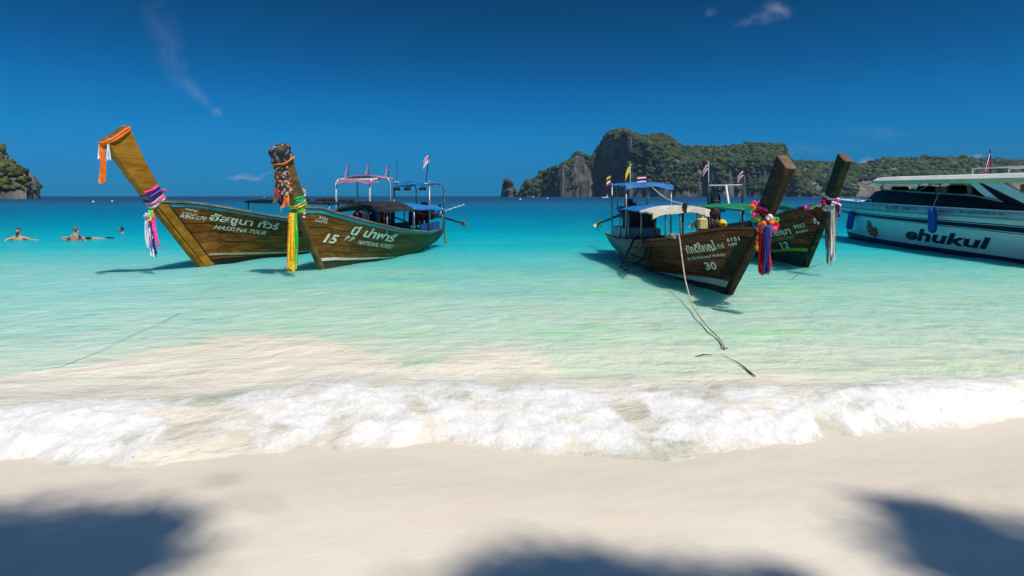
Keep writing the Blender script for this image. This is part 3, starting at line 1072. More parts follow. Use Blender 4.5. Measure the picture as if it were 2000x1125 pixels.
class Hull:
    """longtail hull in local coordinates: x forward from the forefoot, y to port, z up from the water"""
    def __init__(self, F, heading, stem, sheer, beam, L, kd=.28, kr=.14, thick=.16):
        self.h, self.rz = boat_frame(F, heading)
        self.F = np.array([F[0], F[1], 0.0])
        self.stem = np.array(stem, float)
        self.sheer = np.array(sheer, float)
        self.beam = np.array(beam, float)
        self.L, self.kd, self.kr, self.thick = L, kd, kr, thick
        self.g = -sheer[0][0]
        self.zg = sheer[0][1]
        self.hv = np.array([self.h.x, self.h.y, 0])
        self.lv = np.array([-self.h.y, self.h.x, 0])

    def world(self, P):
        P = np.asarray(P, float)
        return self.F + P[..., 0:1] * self.hv + P[..., 1:2] * self.lv + P[..., 2:3] * np.array([0, 0, 1.0])

    def xstem(self, z):
        return np.interp(z, self.stem[:, 1], self.stem[:, 0])

    def keel(self, u):
        return np.interp(u, [0, .12, .6, 1], [-self.kd, -self.kd, -self.kd * .8, self.kr])

    def s_ends(self, v):
        zb = -self.kd + (self.zg + self.kd) * v
        return -self.xstem(zb) + .10, self.L + .3 * v

    def pt(self, u, v, side):
        u, v = np.broadcast_arrays(np.asarray(u, float), np.asarray(v, float))
        sb, st = self.s_ends(v)
        s = sb + (st - sb) * u
        s1 = -self.g + (self.L + .3 + self.g) * u
        zk, zs = self.keel(u), np.interp(s1, self.sheer[:, 0], self.sheer[:, 1])
        z = zk + (zs - zk) * v
        B = np.interp(s1, self.beam[:, 0], self.beam[:, 1])
        p = .98 - .50 * sstep(.02, .6, u)
        t0 = self.thick / 2 * .8
        B = np.maximum(B, t0)
        y = side * (t0 + (B - t0) * np.maximum(v, 0) ** p)
        return np.stack([-s, y, z], -1)

    def nrm(self, u, v, side):
        e = .004
        du = self.pt(np.minimum(u + e, 1), v, side) - self.pt(np.maximum(u - e, 0), v, side)
        dv = self.pt(u, np.minimum(v + e, 1), side) - self.pt(u, np.maximum(v - e, .001), side)
        n = np.cross(du, dv)
        n = n / (np.linalg.norm(n, axis=-1, keepdims=True) + 1e-9)
        return n * np.where(n[..., 1:2] * side < 0, -1, 1)

    def strip(self, side, u, v0, v1, off, thick=.02, nv=2):
        """slab of planking between heights v0(u) and v1(u)"""
        rows = [v0 + (v1 - v0) * k / nv for k in range(nv + 1)]
        V = np.stack(rows, 0)
        U = np.repeat(u[None], nv + 1, 0)
        N = self.nrm(U, V, side)
        P = self.pt(U, V, side) + N * off
        I0 = self.pt(U[:1], V[:1], side) + N[:1] * (off - thick)
        I1 = self.pt(U[-1:], V[-1:], side) + N[-1:] * (off - thick)
        G_ = np.concatenate([I0, P, I1], 0)
        mb = MB()
        mb.grid(self.world(G_), flip=side < 0)
        return mb

    def uv_of(self, s, z):
        s, z = np.broadcast_arrays(np.asarray(s, float), np.asarray(z, float))
        v = np.full(s.shape, .6)
        for _ in range(30):
            sb, st = self.s_ends(v)
            u = np.clip((s - sb) / (st - sb), 0, 1)
            s1 = -self.g + (self.L + .3 + self.g) * u
            zk, zs = self.keel(u), np.interp(s1, self.sheer[:, 0], self.sheer[:, 1])
            v = np.clip(.5 * v + .5 * (z - zk) / (zs - zk), .02, .999)
        return u, v

    def locate(self, px, py, side):
        """(s, z) on the hull side seen at a photograph pixel"""
        U, V = np.meshgrid(np.linspace(0, 1, 260), np.linspace(.02, 1, 90), indexing='ij')
        L = self.pt(U, V, side)
        P = self.world(L)
        x = 1000 + P[..., 0] / P[..., 1] * FPX
        y = HORIZ - (P[..., 2] - CAM_H) / P[..., 1] * FPX
        i = np.argmin((x - px) ** 2 + (y - py) ** 2)
        q = L.reshape(-1, 3)[i]
        return -q[0], q[2]

    def letter(self, parent, body, a, b, side, hk=1.0, material=None, shear=0.0, bold=.012, off=.024, h=8.0):
        """paint a line of lettering from pixel a to pixel b (base line)"""
        V, F = text_tris(body, shear, bold)
        s0, z0 = self.locate(*a, side)
        s1, z1 = self.locate(*b, side)
        x0, x1 = V[:, 0].min(), V[:, 0].max()
        f = (V[:, 0] - x0) / (x1 - x0)
        sc = abs(s1 - s0) / (x1 - x0)
        s = s0 + (s1 - s0) * f
        dep = self.F[1] - s0 * self.hv[1]
        z = z0 + (z1 - z0) * f + V[:, 1] * (h / FPX * dep / .7)
        u, v = self.uv_of(s, z)
        P = self.pt(u, v, side) + self.nrm(u, v, side) * off
        mb = MB()
        mb.add(self.world(P), F)
        o = mb.build('lettering', material or PAINT_WHITE, parent)
        o['kind'] = 'stuff'
        return o

    def rail_pt(self, s, side, dy=0.0, dz=0.0):
        """a point on the gunwale s metres aft of the forefoot"""
        u = (s + self.g) / (self.L + .3 + self.g)
        p = self.pt(u, 1.0, side)
        p[1] -= side * dy
        p[2] += dz
        return self.world(p)

    def axis(self, s, y=0.0, z=0.0):
        return self.world(np.array([-s, y, z], float))


def longtail(name, label, hull, m_plank, m_rail, m_band, m_stem, m_cap, width, stripe, below, plank_edges, thwarts=3, bow_deck=.10, group='longtail boats moored off the beach'):
    H = hull
    root = empty(name, H.F, H.rz)
    tag(root, label, 'boat', group)
    # inner shell
    mb = MB()
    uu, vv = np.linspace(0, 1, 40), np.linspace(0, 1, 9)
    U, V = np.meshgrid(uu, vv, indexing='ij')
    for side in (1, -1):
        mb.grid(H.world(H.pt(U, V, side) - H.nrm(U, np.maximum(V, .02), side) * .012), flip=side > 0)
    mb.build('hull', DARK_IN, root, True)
    # planking
    u = np.linspace(0, 1, 33)
    one = np.ones_like(u)
    for side in (1, -1):
        for k in range(len(plank_edges) - 1):
            a, b = plank_edges[k], plank_edges[k + 1]
            H.strip(side, u, one * (a + .004), one * (b - .004), .014 + .004 * (k % 2), .024, 2).build('plank', m_plank if k >= below[0] else below[1], root)
        top = plank_edges[-1]
        H.strip(side, u, one * top, one * .985, .024, .034, 1).build('rub_rail', m_band, root)
        # gunwale cap
        L = H.pt(u, 1.0, side)
        P = H.world(L)
        sd = np.repeat(H.lv[None], len(u), 0)
        mb = MB()
        mb.rect_sweep(P - np.array([0, 0, .012]), sd, .085, .045)
        mb.build('gunwale', m_rail, root)
        # paint line at the water
        if stripe:
            ulim, fa, fb, ms = stripe
            us = np.linspace(.0, ulim, 20)
            fade = (1 - (us / ulim) ** 2)
            a = fa(us)
            H.strip(side, us, a, a + (fb(us) - a) * np.maximum(fade, .04), .026, .012, 1).build('paint_stripe', ms, root)
    # transom
    mb = MB()
    ring = [H.pt(1.0, q, 1) for q in np.linspace(0, 1, 7)] + [H.pt(1.0, q, -1) for q in np.linspace(1, 0, 7)]
    back = [p + np.array([-.05, 0, 0]) for p in ring]
    mb.prism([H.world(p) for p in ring], [H.world(p) for p in back])
    mb.build('transom', m_plank, root)
    # stem post
    st = np.array([p for p in H.stem])
    zz = np.linspace(st[0, 1], st[-1, 1], 15)
    xx = np.interp(zz, st[:, 1], st[:, 0])
    xx = np.convolve(np.pad(xx, 1, mode='reflect', reflect_type='odd'), [.25, .5, .25], 'valid')
    d = np.gradient(np.stack([xx, zz], 1), axis=0)
    d /= np.linalg.norm(d, axis=1, keepdims=True)
    wd = np.interp(zz, [p[0] for p in width], [p[1] for p in width])
    th = np.interp(zz, [p[0] for p in width], [p[2] for p in width])
    rings = []
    for i in range(len(zz)):
        f = np.array([xx[i], 0, zz[i]])
        aft = np.array([-d[i, 1], 0, d[i, 0]])
        ch = min(.025, th[i] * .2)
        t = th[i] / 2
        b_ = f + aft * wd[i]
        rings.append([f + [0, -t + ch, 0], f + [0, t - ch, 0], f + aft * ch + [0, t, 0], b_ + [0, t, 0], b_ + [0, -t, 0], f + aft * ch + [0, -t, 0]])
    R = np.array(rings)
    mb = MB()
    n = 6
    fs = []
    for i in range(len(R) - 1):
        for k in range(n):
            fs.append((i * n + k, i * n + (k + 1) % n, (i + 1) * n + (k + 1) % n, (i + 1) * n + k))
    fs += [tuple(range(n))[::-1]]
    mb.add(H.world(R.reshape(-1, 3)), fs)
    stem = mb.build('stem_post', m_stem, root)
    # end-grain top
    top = R[-1]
    up = np.array([d[-1, 0], 0, d[-1, 1]]) * .015
    mb = MB()
    mb.prism([H.world(p) for p in top], [H.world(p + up) for p in top])
    mb.build('stem_top', m_cap, root)
    # deck, bow deck, thwarts
    s_ = np.linspace(.5, H.L - .1, 16)
    zd = .16
    P = []
    for s in s_:
        uq, vq = H.uv_of(s, zd)
        y = abs(H.pt(uq, vq, 1)[1]) - .03
        P.append([H.axis(s, y, zd), H.axis(s, -y, zd)])
    mb = MB()
    mb.grid(np.array(P))
    mb.build('deck', DECKW, root)
    us = np.linspace(.02, bow_deck, 6)
    P = []
    for q in us:
        a = H.pt(q, .96, 1)
        b_ = H.pt(q, .96, -1)
        P.append([H.world(a), H.world(b_)])
    mb = MB()
    mb.grid(np.array(P))
    mb.build('bow_deck', DECKW, root)
    for k in range(thwarts):
        s = 1.6 + (H.L - 3.0) * k / max(1, thwarts - 1)
        q, _ = H.uv_of(s, .5)
        pa, pb = H.pt(float(q), .72, 1), H.pt(float(q), .72, -1)
        mb = MB()
        mid = H.world((pa + pb) / 2)
        mb.box(mid, (.26, abs(pa[1] - pb[1]) - .02, .04), np.array([H.hv, H.lv, [0, 0, 1.0]]))
        mb.build('thwart', DECKW, root)
    H.root = root
    H.R = R
    return root


def stem_ring(H, z, grow=.02, n=20):
    """loop round the stem post at height z (front edge), square to its axis"""
    zs = H.R[:, 0, 2]
    k = np.clip(np.searchsorted(zs, z), 1, len(zs) - 1)
    f = (z - zs[k - 1]) / (zs[k] - zs[k - 1] + 1e-9)
    ring = H.R[k - 1] * (1 - f) + H.R[k] * f
    c = ring.mean(0)
    fr = (ring[0] + ring[1]) / 2
    bk = (ring[3] + ring[4]) / 2
    a = (bk - fr) / 2
    ln = np.linalg.norm(a)
    a = a / ln
    ty = abs(ring[3][1]) + grow
    ln += grow
    out = []
    for i in range(n):
        th = 2 * math.pi * i / n
        e = .5
        cx, cy = math.cos(th), math.sin(th)
        cx, cy = math.copysign(abs(cx) ** e, cx), math.copysign(abs(cy) ** e, cy)
        out.append((fr + bk) / 2 + a * ln * cx + np.array([0, 1, 0]) * ty * cy)
    return H.world(np.array(out)), H.world(fr), H.world(bk)


def cloth_mat(name, col):
    return mat('cloth ' + name, col, .7, var=.18, scale=12, bump=.3, spec=.2)


CL = {k: cloth_mat(k, v) for k, v in dict(orange=(.85, .18, .02), white=(.78, .76, .80), pink=(.85, .06, .28), navy=(.02, .025, .16), purple=(.16, .06, .30), green=(.03, .42, .06), lime=(.30, .75, .08),
                                            yellow=(.85, .56, .02), red=(.62, .012, .025), blue=(.03, .12, .45), lilac=(.50, .36, .62), grey=(.46, .43, .37), brown=(.17, .12, .09), cyan=(.02, .32, .50), black=(.015, .015, .02)).items()}


def wraps(root, H, items, thick=.022):
    for (z, col, tilt) in items:
        ring, _, _ = stem_ring(H, z, .018)
        P = ring.copy()
        c = P.mean(0)
        for p in P:
            p[2] += tilt * np.dot(p - c, H.hv) + random.uniform(-.012, .012)
        P = np.concatenate([P, P[:1]])
        mb = MB()
        mb.tube(P, [thick * random.uniform(.75, 1.25) for _ in P], 6)
        mb.build('wrap', CL[col], root, True)


def ribbon(root, top, length, col, width=.05, sway=(0, 0), name='ribbon', flare=1.0, ang=None, spread_k=1.0):
    """a hanging strip of cloth with a little thickness"""
    n = 10
    a = random.uniform(0, 3.1) if ang is None else ang
    ax = np.array([math.cos(a), math.sin(a), 0])
    nrm = np.array([-ax[1], ax[0], 0])
    mb = MB()
    for k in range(3):                      # creased strands of one cloth
        ph, fq = random.uniform(0, 6), random.uniform(4, 8)
        o0 = (k - 1) * width * .28
        spread = (k - 1) * width * random.uniform(.05, .45) * spread_k
        ln = length * random.uniform(.90, 1.0)
        P0, P1 = [], []
        for i in range(n + 1):
            f = i / n
            c = np.asarray(top, float) + np.array([sway[0] * f * f, sway[1] * f * f, -ln * f]) + nrm * math.sin(ph + fq * f) * .030 * f + ax * (o0 + spread * f + math.sin(ph * 2 + fq * .8 * f) * .010 * f)
            w_ = width * .42 * (1 + (flare - 1) * f) / 2 * (1 + .3 * math.sin(ph + 7 * f))
            tw = math.sin(ph + 3.2 * f) * .8
            d = ax * math.cos(tw) + nrm * math.sin(tw)
            P0.append(c - d * w_)
            P1.append(c + d * w_)
        t = nrm * .005
        P0, P1 = np.array(P0), np.array(P1)
        mb.grid(np.stack([P0 - t, P1 - t, P1 + t, P0 + t, P0 - t], 1))
    return mb.build(name, CL[col], root, True)


def flower(root, c, r, col, name='flower'):
    mb = MB()
    c = np.asarray(c, float)
    for _ in range(9):
        d = np.array([random.gauss(0, 1) for _ in range(3)])
        d /= np.linalg.norm(d)
        mb.ball(c + d * r * .55, r * random.uniform(.45, .6), 7, 5)
    return mb.build(name, CL[col], root, True)


def flag_thing(foot, height, pole_r, label, colors, size, direction, droop=.25, lean=(0, 0), finial=False):
    """a flag on its pole: colours run top to bottom"""
    foot = np.asarray(foot, float)
    root = empty('flag', foot)
    tag(root, label, 'flag', 'small flags on the boats')
    top = foot + np.array([lean[0], lean[1], height])
    mb = MB()
    mb.tube([foot, top], pole_r, 6)
    if finial:
        mb.ball(top, pole_r * 2.2, 8, 6)
    mb.build('flagpole', WHITE_TUBE if finial else BLACK_STEEL, root)
    L, Hh = size
    d = np.array([direction[0], direction[1], 0], float)
    d /= np.linalg.norm(d)
    nn = np.array([-d[1], d[0], 0])
    nu, k = 8, len(colors)
    widths = [2 if (k == 5 and i == 2) else 1 for i in range(k)]
    edges = np.cumsum([0] + widths) / sum(widths)
    mb = MB()
    ph = random.uniform(0, 6)
    for i in range(k):
        rows = []
        for f in np.linspace(edges[i], edges[i + 1], 2):
            row = []
            for g in np.linspace(0, 1, nu):
                p = top - np.array([0, 0, .02 + f * Hh]) + d * L * g * (1 - droop * .6) + nn * math.sin(ph + 5.5 * g) * .05 * L * (g + .1)
                p = p - np.array([0, 0, droop * L * g * g * 1.3])
                row.append(p)
            rows.append(row)
        R = np.array(rows)
        mb.grid(R, i)
        mb.grid(R + nn * .004, i, True)
    o = mb.build('flag_cloth', [CL[c] for c in colors], root, True)
    return root


THAI = ['red', 'white', 'navy', 'white', 'red']


def canopy(H, root, s0, s1, half, z_edge, z_ridge, material, name='canopy', zb=0.0, valance=0.0, m_val=None, ns=8):
    """arched awning between s0 (front) and s1 (aft)"""
    ys = np.linspace(-half, half, 11)
    ss = np.linspace(s0, s1, ns)
    P = []
    for i, s in enumerate(ss):
        row = []
        for y in ys:
            q = 1 - (y / half) ** 2
            z = z_edge + (z_ridge - z_edge) * q + zb * (i / (ns - 1)) - .02 * math.sin(math.pi * i / (ns - 1) * 3) * .5
            row.append(H.axis(s, y, z))
        P.append(row)
    P = np.array(P)
    mb = MB()
    mb.grid(P)
    mb.grid(P - np.array([0, 0, .02]), flip=True)
    for e in (P[0], P[-1], P[:, 0], P[:, -1]):
        mb.grid(np.stack([e, e - np.array([0, 0, .035])], 0))
    c = mb.build(name, material, root, True)
    if valance:
        mb = MB()
        e = P[0] - H.hv * -.01
        rows = [e + np.array([0, 0, .01])]
        for k in range(1, 4):
            wob = np.array([[0, 0, -.02 * math.sin(j * 1.3 + k) * k / 3] for j in range(len(e))])
            rows.append(e - np.array([0, 0, valance * k / 3]) + wob + H.hv * (.03 * k / 3))
        mb.grid(np.array(rows))
        mb.build('valance', m_val or material, root, True)
    return c


def posts(H, root, spec, material, r=.018, name='canopy_post'):
    for (s, y, z0, z1) in spec:
        mb = MB()
        mb.tube([H.axis(s, y, z0), H.axis(s, y, z1)], r, 8)
        mb.build(name, material, root, True)


def longtail_engine(H, root, s, z, prop_local, tone=ENGINE):
    """car engine on a swivel at the stern with a long shaft and a propeller"""
    A = np.array([H.hv, H.lv, [0, 0, 1.0]])
    mb = MB()
    mb.box(H.axis(s, 0, z), (.62, .34, .36), A, bevel=.05)
    mb.box(H.axis(s - .05, 0, z + .24), (.50, .22, .14), A, bevel=.03)
    mb.box(H.axis(s + .42, 0, z - .02), (.26, .26, .26), A, bevel=.04)
    for k in range(4):
        mb.tube([H.axis(s - .2 + k * .13, .17, z + .10), H.axis(s - .2 + k * .13, .30, z + .02), H.axis(s - .2 + k * .13, .30, z - .1)], .025, 6)
    mb.tube([H.axis(s - .3, .30, z - .1), H.axis(s + .3, .30, z - .1), H.axis(s + .45, .30, z + .35)], .035, 6)
    mb.ball(H.axis(s - .38, 0, z + .05), (.13, .13, .15), 10, 6)
    mb.tube([H.axis(s - .1, -.05, z + .3), H.axis(s - .1, -.05, z + .42)], .12, 10)
    mb.tube([H.axis(s, 0, z - .18), H.axis(s, 0, z - .5)], .06, 8)
    e = mb.build('engine', tone, root)
    a = H.axis(s + .5, 0, z)
    b = np.asarray(prop_local, float)
    mb = MB()
    mb.tube([a, a * .35 + b * .65, b], [.05, .04, .03], 8)
    mb.build('drive_shaft', BLACK_STEEL, e, True)
    mb = MB()
    d = (b - a) / np.linalg.norm(b - a)
    mb.tube([b - d * .08, b + d * .1], [.05, .03], 8)
    s1 = np.cross(d, [0, 0, 1.0])
    s1 /= np.linalg.norm(s1)
    s2 = np.cross(d, s1)
    for k in range(3):
        t = 2 * math.pi * k / 3 + .5
        r1 = s1 * math.cos(t) + s2 * math.sin(t)
        r2 = -s1 * math.sin(t) + s2 * math.cos(t)
        blade = [b + r1 * .03 + r2 * .02, b + r1 * .12 + r2 * .07 + d * .03, b + r1 * .19 + r2 * .02, b + r1 * .14 - r2 * .05 - d * .03, b + r1 * .03 - r2 * .02]
        mb.prism(blade, [p + d * .012 for p in blade])
    mb.build('propeller', BRASS, e)
    mb = MB()
    mb.tube([H.axis(s - .35, .1, z), H.axis(s - 1.1, .16, z + .12)], .02, 6)
    mb.build('tiller', GREY_STEEL, e)
    # exhaust guard over the shaft end
    mb = MB()
    mb.tube([b + np.array([0, 0, .02]), b + np.array([0, 0, -.22]) + d * .02], [.018, .012], 6)
    mb.build('skeg', BLACK_STEEL, e)
    return e


EDGES = [0.0, .18, .34, .48, .61, .735, .85, .945]


# ================================================================== boat 1: tall orange stem, at the left
W1 = wood('brown hull timber', (.15, .048, .008), (.42, .155, .020), worn=(.56, .27, .06))
ORANGE_STEM = wood('orange varnished stem', (.32, .13, .012), (.56, .26, .03), rough=.42)
BAND_BLUE = mat('turquoise paint', (.05, .33, .43), .5, var=.2, scale=5, dirt=(.22, .30, .30))
RAILW = wood('weathered rail', (.17, .13, .09), (.36, .29, .21))
CAPW = wood('end grain', (.12, .08, .05), (.27, .19, .12), grain=(8, 8, 8))
BLACK_BOTTOM = mat('black bottom paint', (.016, .014, .012), .5, var=.4, scale=5, dirt=(.06, .045, .03))
CREAM_LINE = mat('cream line paint', (.46, .40, .27), .6, var=.3, scale=8)
H1 = Hull((-7.7, 13.85), (-.28, -.96), [(-.25, -.3), (0, 0), (1.50, 1.72), (2.02, 2.33), (2.42, 2.88)],
          [(-1.36, 1.62), (-.6, 1.60), (.15, 1.47), (1.4, 1.24), (2.8, 1.05), (5.5, .78), (8.8, .72)],
          [(-1.36, .07), (-.6, .30), (.15, .56), (1.4, .78), (2.8, .88), (5.5, .84), (8.8, .42)], 8.5, thick=.17)
B1 = longtail('longtail_boat', 'brown longtail boat with tall orange stem post at the left', H1, W1, RAILW, BAND_BLUE, ORANGE_STEM, CAPW,
              [(-.3, .34, .17), (0, .34, .17), (1.5, .36, .17), (2.88, .62, .19)],
              (.75, lambda u: .30 + 0 * u - .13 * u, lambda u: .325 + 0 * u - .12 * u, CREAM_LINE), (1, BLACK_BOTTOM), [0, .235, .36, .49, .615, .735, .85, .945])
H1.letter(B1, 'RBG.070', (350, 424), (400, 430), 1, .9, shear=.2, h=7)
H1.letter(B1, 'ฮัสซูนา ทัวร์', (407, 428), (541, 448), 1, .82, bold=.022, h=12.5)
H1.letter(B1, 'HASSUNA TOUR', (416, 446), (516, 459), 1, .95, shear=.35, h=8)
H1.letter(B1, 'นายท้าย', (359, 409), (384, 413), 1, 1.0, h=4.5)
H1.letter(B1, '๖๕๐๗-๑๑', (355, 416), (384, 420), 1, .9, h=4)
# side cheek line behind the orange stem
mb = MB()
zz = np.linspace(.12, 1.55, 10)
for sgn in (1, -1):
    path = []
    for z in zz:
        s = -H1.xstem(z) + np.interp(z, [0, 1.5], [.40, .36])
        u_, v_ = H1.uv_of(s, z)
        path.append(H1.world(H1.pt(u_, v_, sgn) + H1.nrm(u_, v_, sgn) * .02))
    mb.tube(path, .022, 6)
mb.build('stem_seam', BLACK_BOTTOM, B1, True)
for sgn in (1, -1):     # orange cheek planks beside the stem
    rows = []
    for z in np.linspace(.03, 1.58, 12):
        s1_ = -H1.xstem(z) + np.interp(z, [0, 1.5], [.40, .36])
        s0_ = -H1.xstem(z) + .12
        row = []
        for s in np.linspace(s0_, s1_, 4):
            u_, v_ = H1.uv_of(s, z)
            row.append(H1.world(H1.pt(u_, v_, sgn) + H1.nrm(u_, v_, sgn) * .035))
        rows.append(row)
    mb = MB()
    mb.grid(np.array(rows))
    mb.build('stem_cheek', ORANGE_STEM, B1)
# long dark awning on thin posts, low towards the stern
canopy(H1, B1, 2.2, 6.9, .62, 1.60, 1.66, BLACK_TARP, zb=-.13)
posts(H1, B1, [(2.3, .56, .95, 1.60), (4.6, .56, .75, 1.53), (6.8, .56, .60, 1.48), (2.3, -.56, .95, 1.60), (4.6, -.56, .75, 1.53), (6.8, -.56, .60, 1.48)], GREY_STEEL, .02)
# stern arch with two faded pink awnings
mb = MB()
for y in (-.78, .62):
    mb.tube([H1.axis(7.0, y, .6), H1.axis(7.0, y, 2.22), H1.axis(7.12, y, 2.36), H1.axis(7.9, y, 2.42)], .035, 8)
for y in (-.62, .78):
    mb.tube([H1.axis(8.3, y, .6), H1.axis(8.15, y, 2.3), H1.axis(8.0, y, 2.42)], .035, 8)
mb.tube([H1.axis(7.12, -.78, 2.36), H1.axis(7.12, .62, 2.36)], .03, 8)
mb.tube([H1.axis(8.0, -.62, 2.43), H1.axis(8.0, .78, 2.43)], .03, 8)
mb.build('stern_arch', WHITE_TUBE, B1, True)
canopy(H1, B1, 6.95, 7.5, .72, 2.28, 2.36, PINK_TARP, valance=.10)
canopy(H1, B1, 7.5, 8.5, .78, 2.44, 2.54, PINK_TARP)
longtail_engine(H1, B1, 8.2, 1.15, H1.axis(11.2, .2, .55))
mb = MB()
for s, y in ((5.0, .2), (5.5, -.3), (6.0, .3), (4.2, -.2)):
    mb.box(H1.axis(s, y, 1.70 - (s - 2.2) * .028), (.5, .4, .12), np.array([H1.hv, H1.lv, [0, 0, 1.0]]), bevel=.05)
mb.build('roof_bundle', BLACK_TARP, B1)

# garland on the neck of boat 1
g1 = empty('ribbon_garland', H1.axis(-1.55, 0, 1.55))
tag(g1, 'purple and pink ribbons tied round the neck of the orange stem', 'garland', 'ribbons tied to the boats')
wraps(g1, H1, [(1.62, 'navy', .25), (1.67, 'purple', .3), (1.72, 'navy', .3), (1.57, 'lilac', .2), (1.76, 'pink', .35), (1.53, 'pink', .2), (1.50, 'white', .15)], .030)
_, fr, bk = stem_ring(H1, 1.50, .05)
fr = fr + H1.hv * .04
for dx, ln, col, wd in ((-.04, .86, 'white', .07), (.02, .98, 'white', .06), (.06, 1.02, 'navy', .06), (.10, .85, 'pink', .07), (.04, .93, 'purple', .06), (.0, .60, 'lilac', .07), (.08, .66, 'pink', .06)):
    ribbon(g1, fr + np.array([dx, -.03, -.12]), ln, col, wd, sway=(.06 + dx * .6, 0), ang=.2)
ribbon(g1, fr + np.array([.06, -.05, -.06]), .24, 'lime', .10, ang=.2)
flower(g1, fr + np.array([-.05, -.04, -.20]), .06, 'lilac', 'knot')
flower(g1, fr + np.array([.05, -.05, -.32]), .05, 'red', 'knot')
for bb in range(4):
    flower(g1, bk + np.array([.03 * bb, -.06, -.02 + .05 * bb]), .05, ['pink', 'lilac', 'white', 'pink'][bb])
# orange sash round the top of the stem
g1b = empty('ribbon_garland', H1.axis(-2.42, 0, 2.85))
tag(g1b, 'orange sash round the top of the tall orange stem post', 'garland', 'ribbons tied to the boats')
wraps(g1b, H1, [(2.86, 'orange', 0), (2.82, 'orange', 0.02)], .032)
_, fr, bk = stem_ring(H1, 2.84, .03)
ribbon(g1b, fr + np.array([-.03, 0, 0]), .84, 'orange', .13, ang=.3, spread_k=0)
ribbon(g1b, fr + np.array([-.09, 0, 0]), .34, 'white', .05, ang=.3)
ribbon(g1b, fr + np.array([.10, -.02, -.03]), .34, 'white', .05, ang=.3)

for (s, y, hgt) in ((7.55, -.62, .50), (7.9, .05, .55), (8.2, .72, .50)):
    flag_thing(H1.axis(s, y, 2.46), hgt, .012, {-.62: 'small drooping tricolour flag, western one on the pink stern awning', .05: 'small drooping tricolour flag in the middle of the pink stern awning',
                                               .72: 'small drooping tricolour flag, eastern one on the pink stern awning'}[y], THAI, (.30, .20), (-1, .1), droop=.9)

# ================================================================== boat 2: number 15
W2 = wood('olive hull timber', (.13, .056, .010), (.36, .155, .022), worn=(.46, .21, .045), paint=((.085, .115, .035), -2.4, -5.6))
STEM2 = wood('brown stem timber', (.10, .06, .022), (.25, .155, .06), worn=(.32, .20, .06))
WHITE_LINE = mat('white line paint', (.70, .70, .60), .55, var=.2, scale=7)
OLIVE_BOT = mat('olive bottom paint', (.055, .050, .022), .5, var=.4, scale=5)
H2 = Hull((-4.53, 13.28), (-.26, -.966), [(-.18, -.3), (0, 0), (.70, 1.10), (1.20, 1.86), (1.62, 2.70)],
          [(-.98, 1.50), (-.5, 1.48), (0, 1.34), (1.0, 1.11), (2.5, .83), (4.6, .63), (6.9, .62)],
          [(-.98, .07), (-.4, .30), (.3, .47), (1.0, .60), (2.5, .80), (4.6, .78), (6.9, .40)], 6.6, thick=.15)
B2 = longtail('longtail_boat', 'olive brown longtail boat numbered 15 with dark awning', H2, W2, RAILW, BAND_BLUE, STEM2, CAPW,
              [(-.3, .30, .15), (0, .30, .15), (1.2, .32, .16), (2.7, .34, .30)],
              (.62, lambda u: .285 - .10 * u, lambda u: .325 - .11 * u, WHITE_LINE), (1, OLIVE_BOT), [0, .26, .39, .51, .63, .745, .85, .935])
H2.letter(B2, '15', (629, 471), (657, 476), 1, 1.0, shear=.3, bold=.03, h=17)
H2.letter(B2, 'นี น่าฟาร์', (683, 456), (769, 472), 1, .85, bold=.028, shear=.2, h=15)
H2.letter(B2, 'P.P', (672, 468), (690, 471), 1, 1.0, shear=.25, h=9)
H2.letter(B2, 'NATIONAL FOREST', (697, 476), (765, 485), 1, .95, shear=.25, h=7.5)
H2.letter(B2, '3321', (621, 426), (638, 430), 1, 1.0, h=5)
H2.letter(B2, 'นายท้าย', (615, 431), (637, 436), 1, 1.0, h=5)
canopy(H2, B2, 1.9, 3.6, .78, 1.36, 1.60, BLACK_TARP, valance=.08, m_val=BLACK_TARP)
canopy(H2, B2, 3.6, 6.0, .78, 1.38, 1.56, BLUE_TARP, zb=-.08)
posts(H2, B2, [(2.0, .70, .75, 1.38), (3.6, .74, .60, 1.40), (5.9, .70, .5, 1.36), (2.0, -.70, .75, 1.38), (3.6, -.74, .60, 1.40), (5.9, -.70, .5, 1.36)], GREY_STEEL, .024)
mb = MB()
for sgn in (1, -1):
    mb.tube([H2.axis(5.0, .62 * sgn, .5), H2.axis(5.0, .62 * sgn, 2.08)], .03, 8)
    mb.tube([H2.axis(6.5, .52 * sgn, .55), H2.axis(6.5, .52 * sgn, 1.95), H2.axis(6.35, .50 * sgn, 2.16), H2.axis(5.0, .60 * sgn, 2.2)], .03, 8)
mb.tube([H2.axis(5.0, -.62, 2.14), H2.axis(5.0, .62, 2.14)], .025, 8)
mb.tube([H2.axis(6.4, -.5, 2.16), H2.axis(6.4, .5, 2.16)], .025, 8)
mb.build('stern_arch', GREY_STEEL, B2, True)
canopy(H2, B2, 4.9, 6.3, .62, 2.10, 2.22, BLUE_TARP, valance=.10)
for k, y in enumerate((-.5, -.12, .4)):
    mb = MB()
    mb.box(H2.axis(4.95, y, 1.98), (.16, .20, .10), np.array([H2.hv, H2.lv, [0, 0, 1.0]]), bevel=.03)
    mb.build('hanging_bag', BLACK_TARP, B2)
longtail_engine(H2, B2, 6.2, 1.12, W(906, 437, 22.5))
mb = MB()
mb.box(H2.axis(5.2, .55, .72), (1.5, .06, .34), np.array([H2.hv, H2.lv, [0, 0, 1.0]]))
mb.box(H2.axis(5.2, -.5, .72), (1.5, .06, .34), np.array([H2.hv, H2.lv, [0, 0, 1.0]]))
mb.build('side_panel', mat('deep blue paint', (.015, .07, .24), .45, var=.25, scale=4), B2)
mb = MB()
mb.tube([H2.axis(6.55, .47, .78), H2.axis(6.55, .56, .10)], .035, 6)
mb.tube([H2.axis(6.35, .50, .78), H2.axis(6.40, .60, .30)], .025, 6)
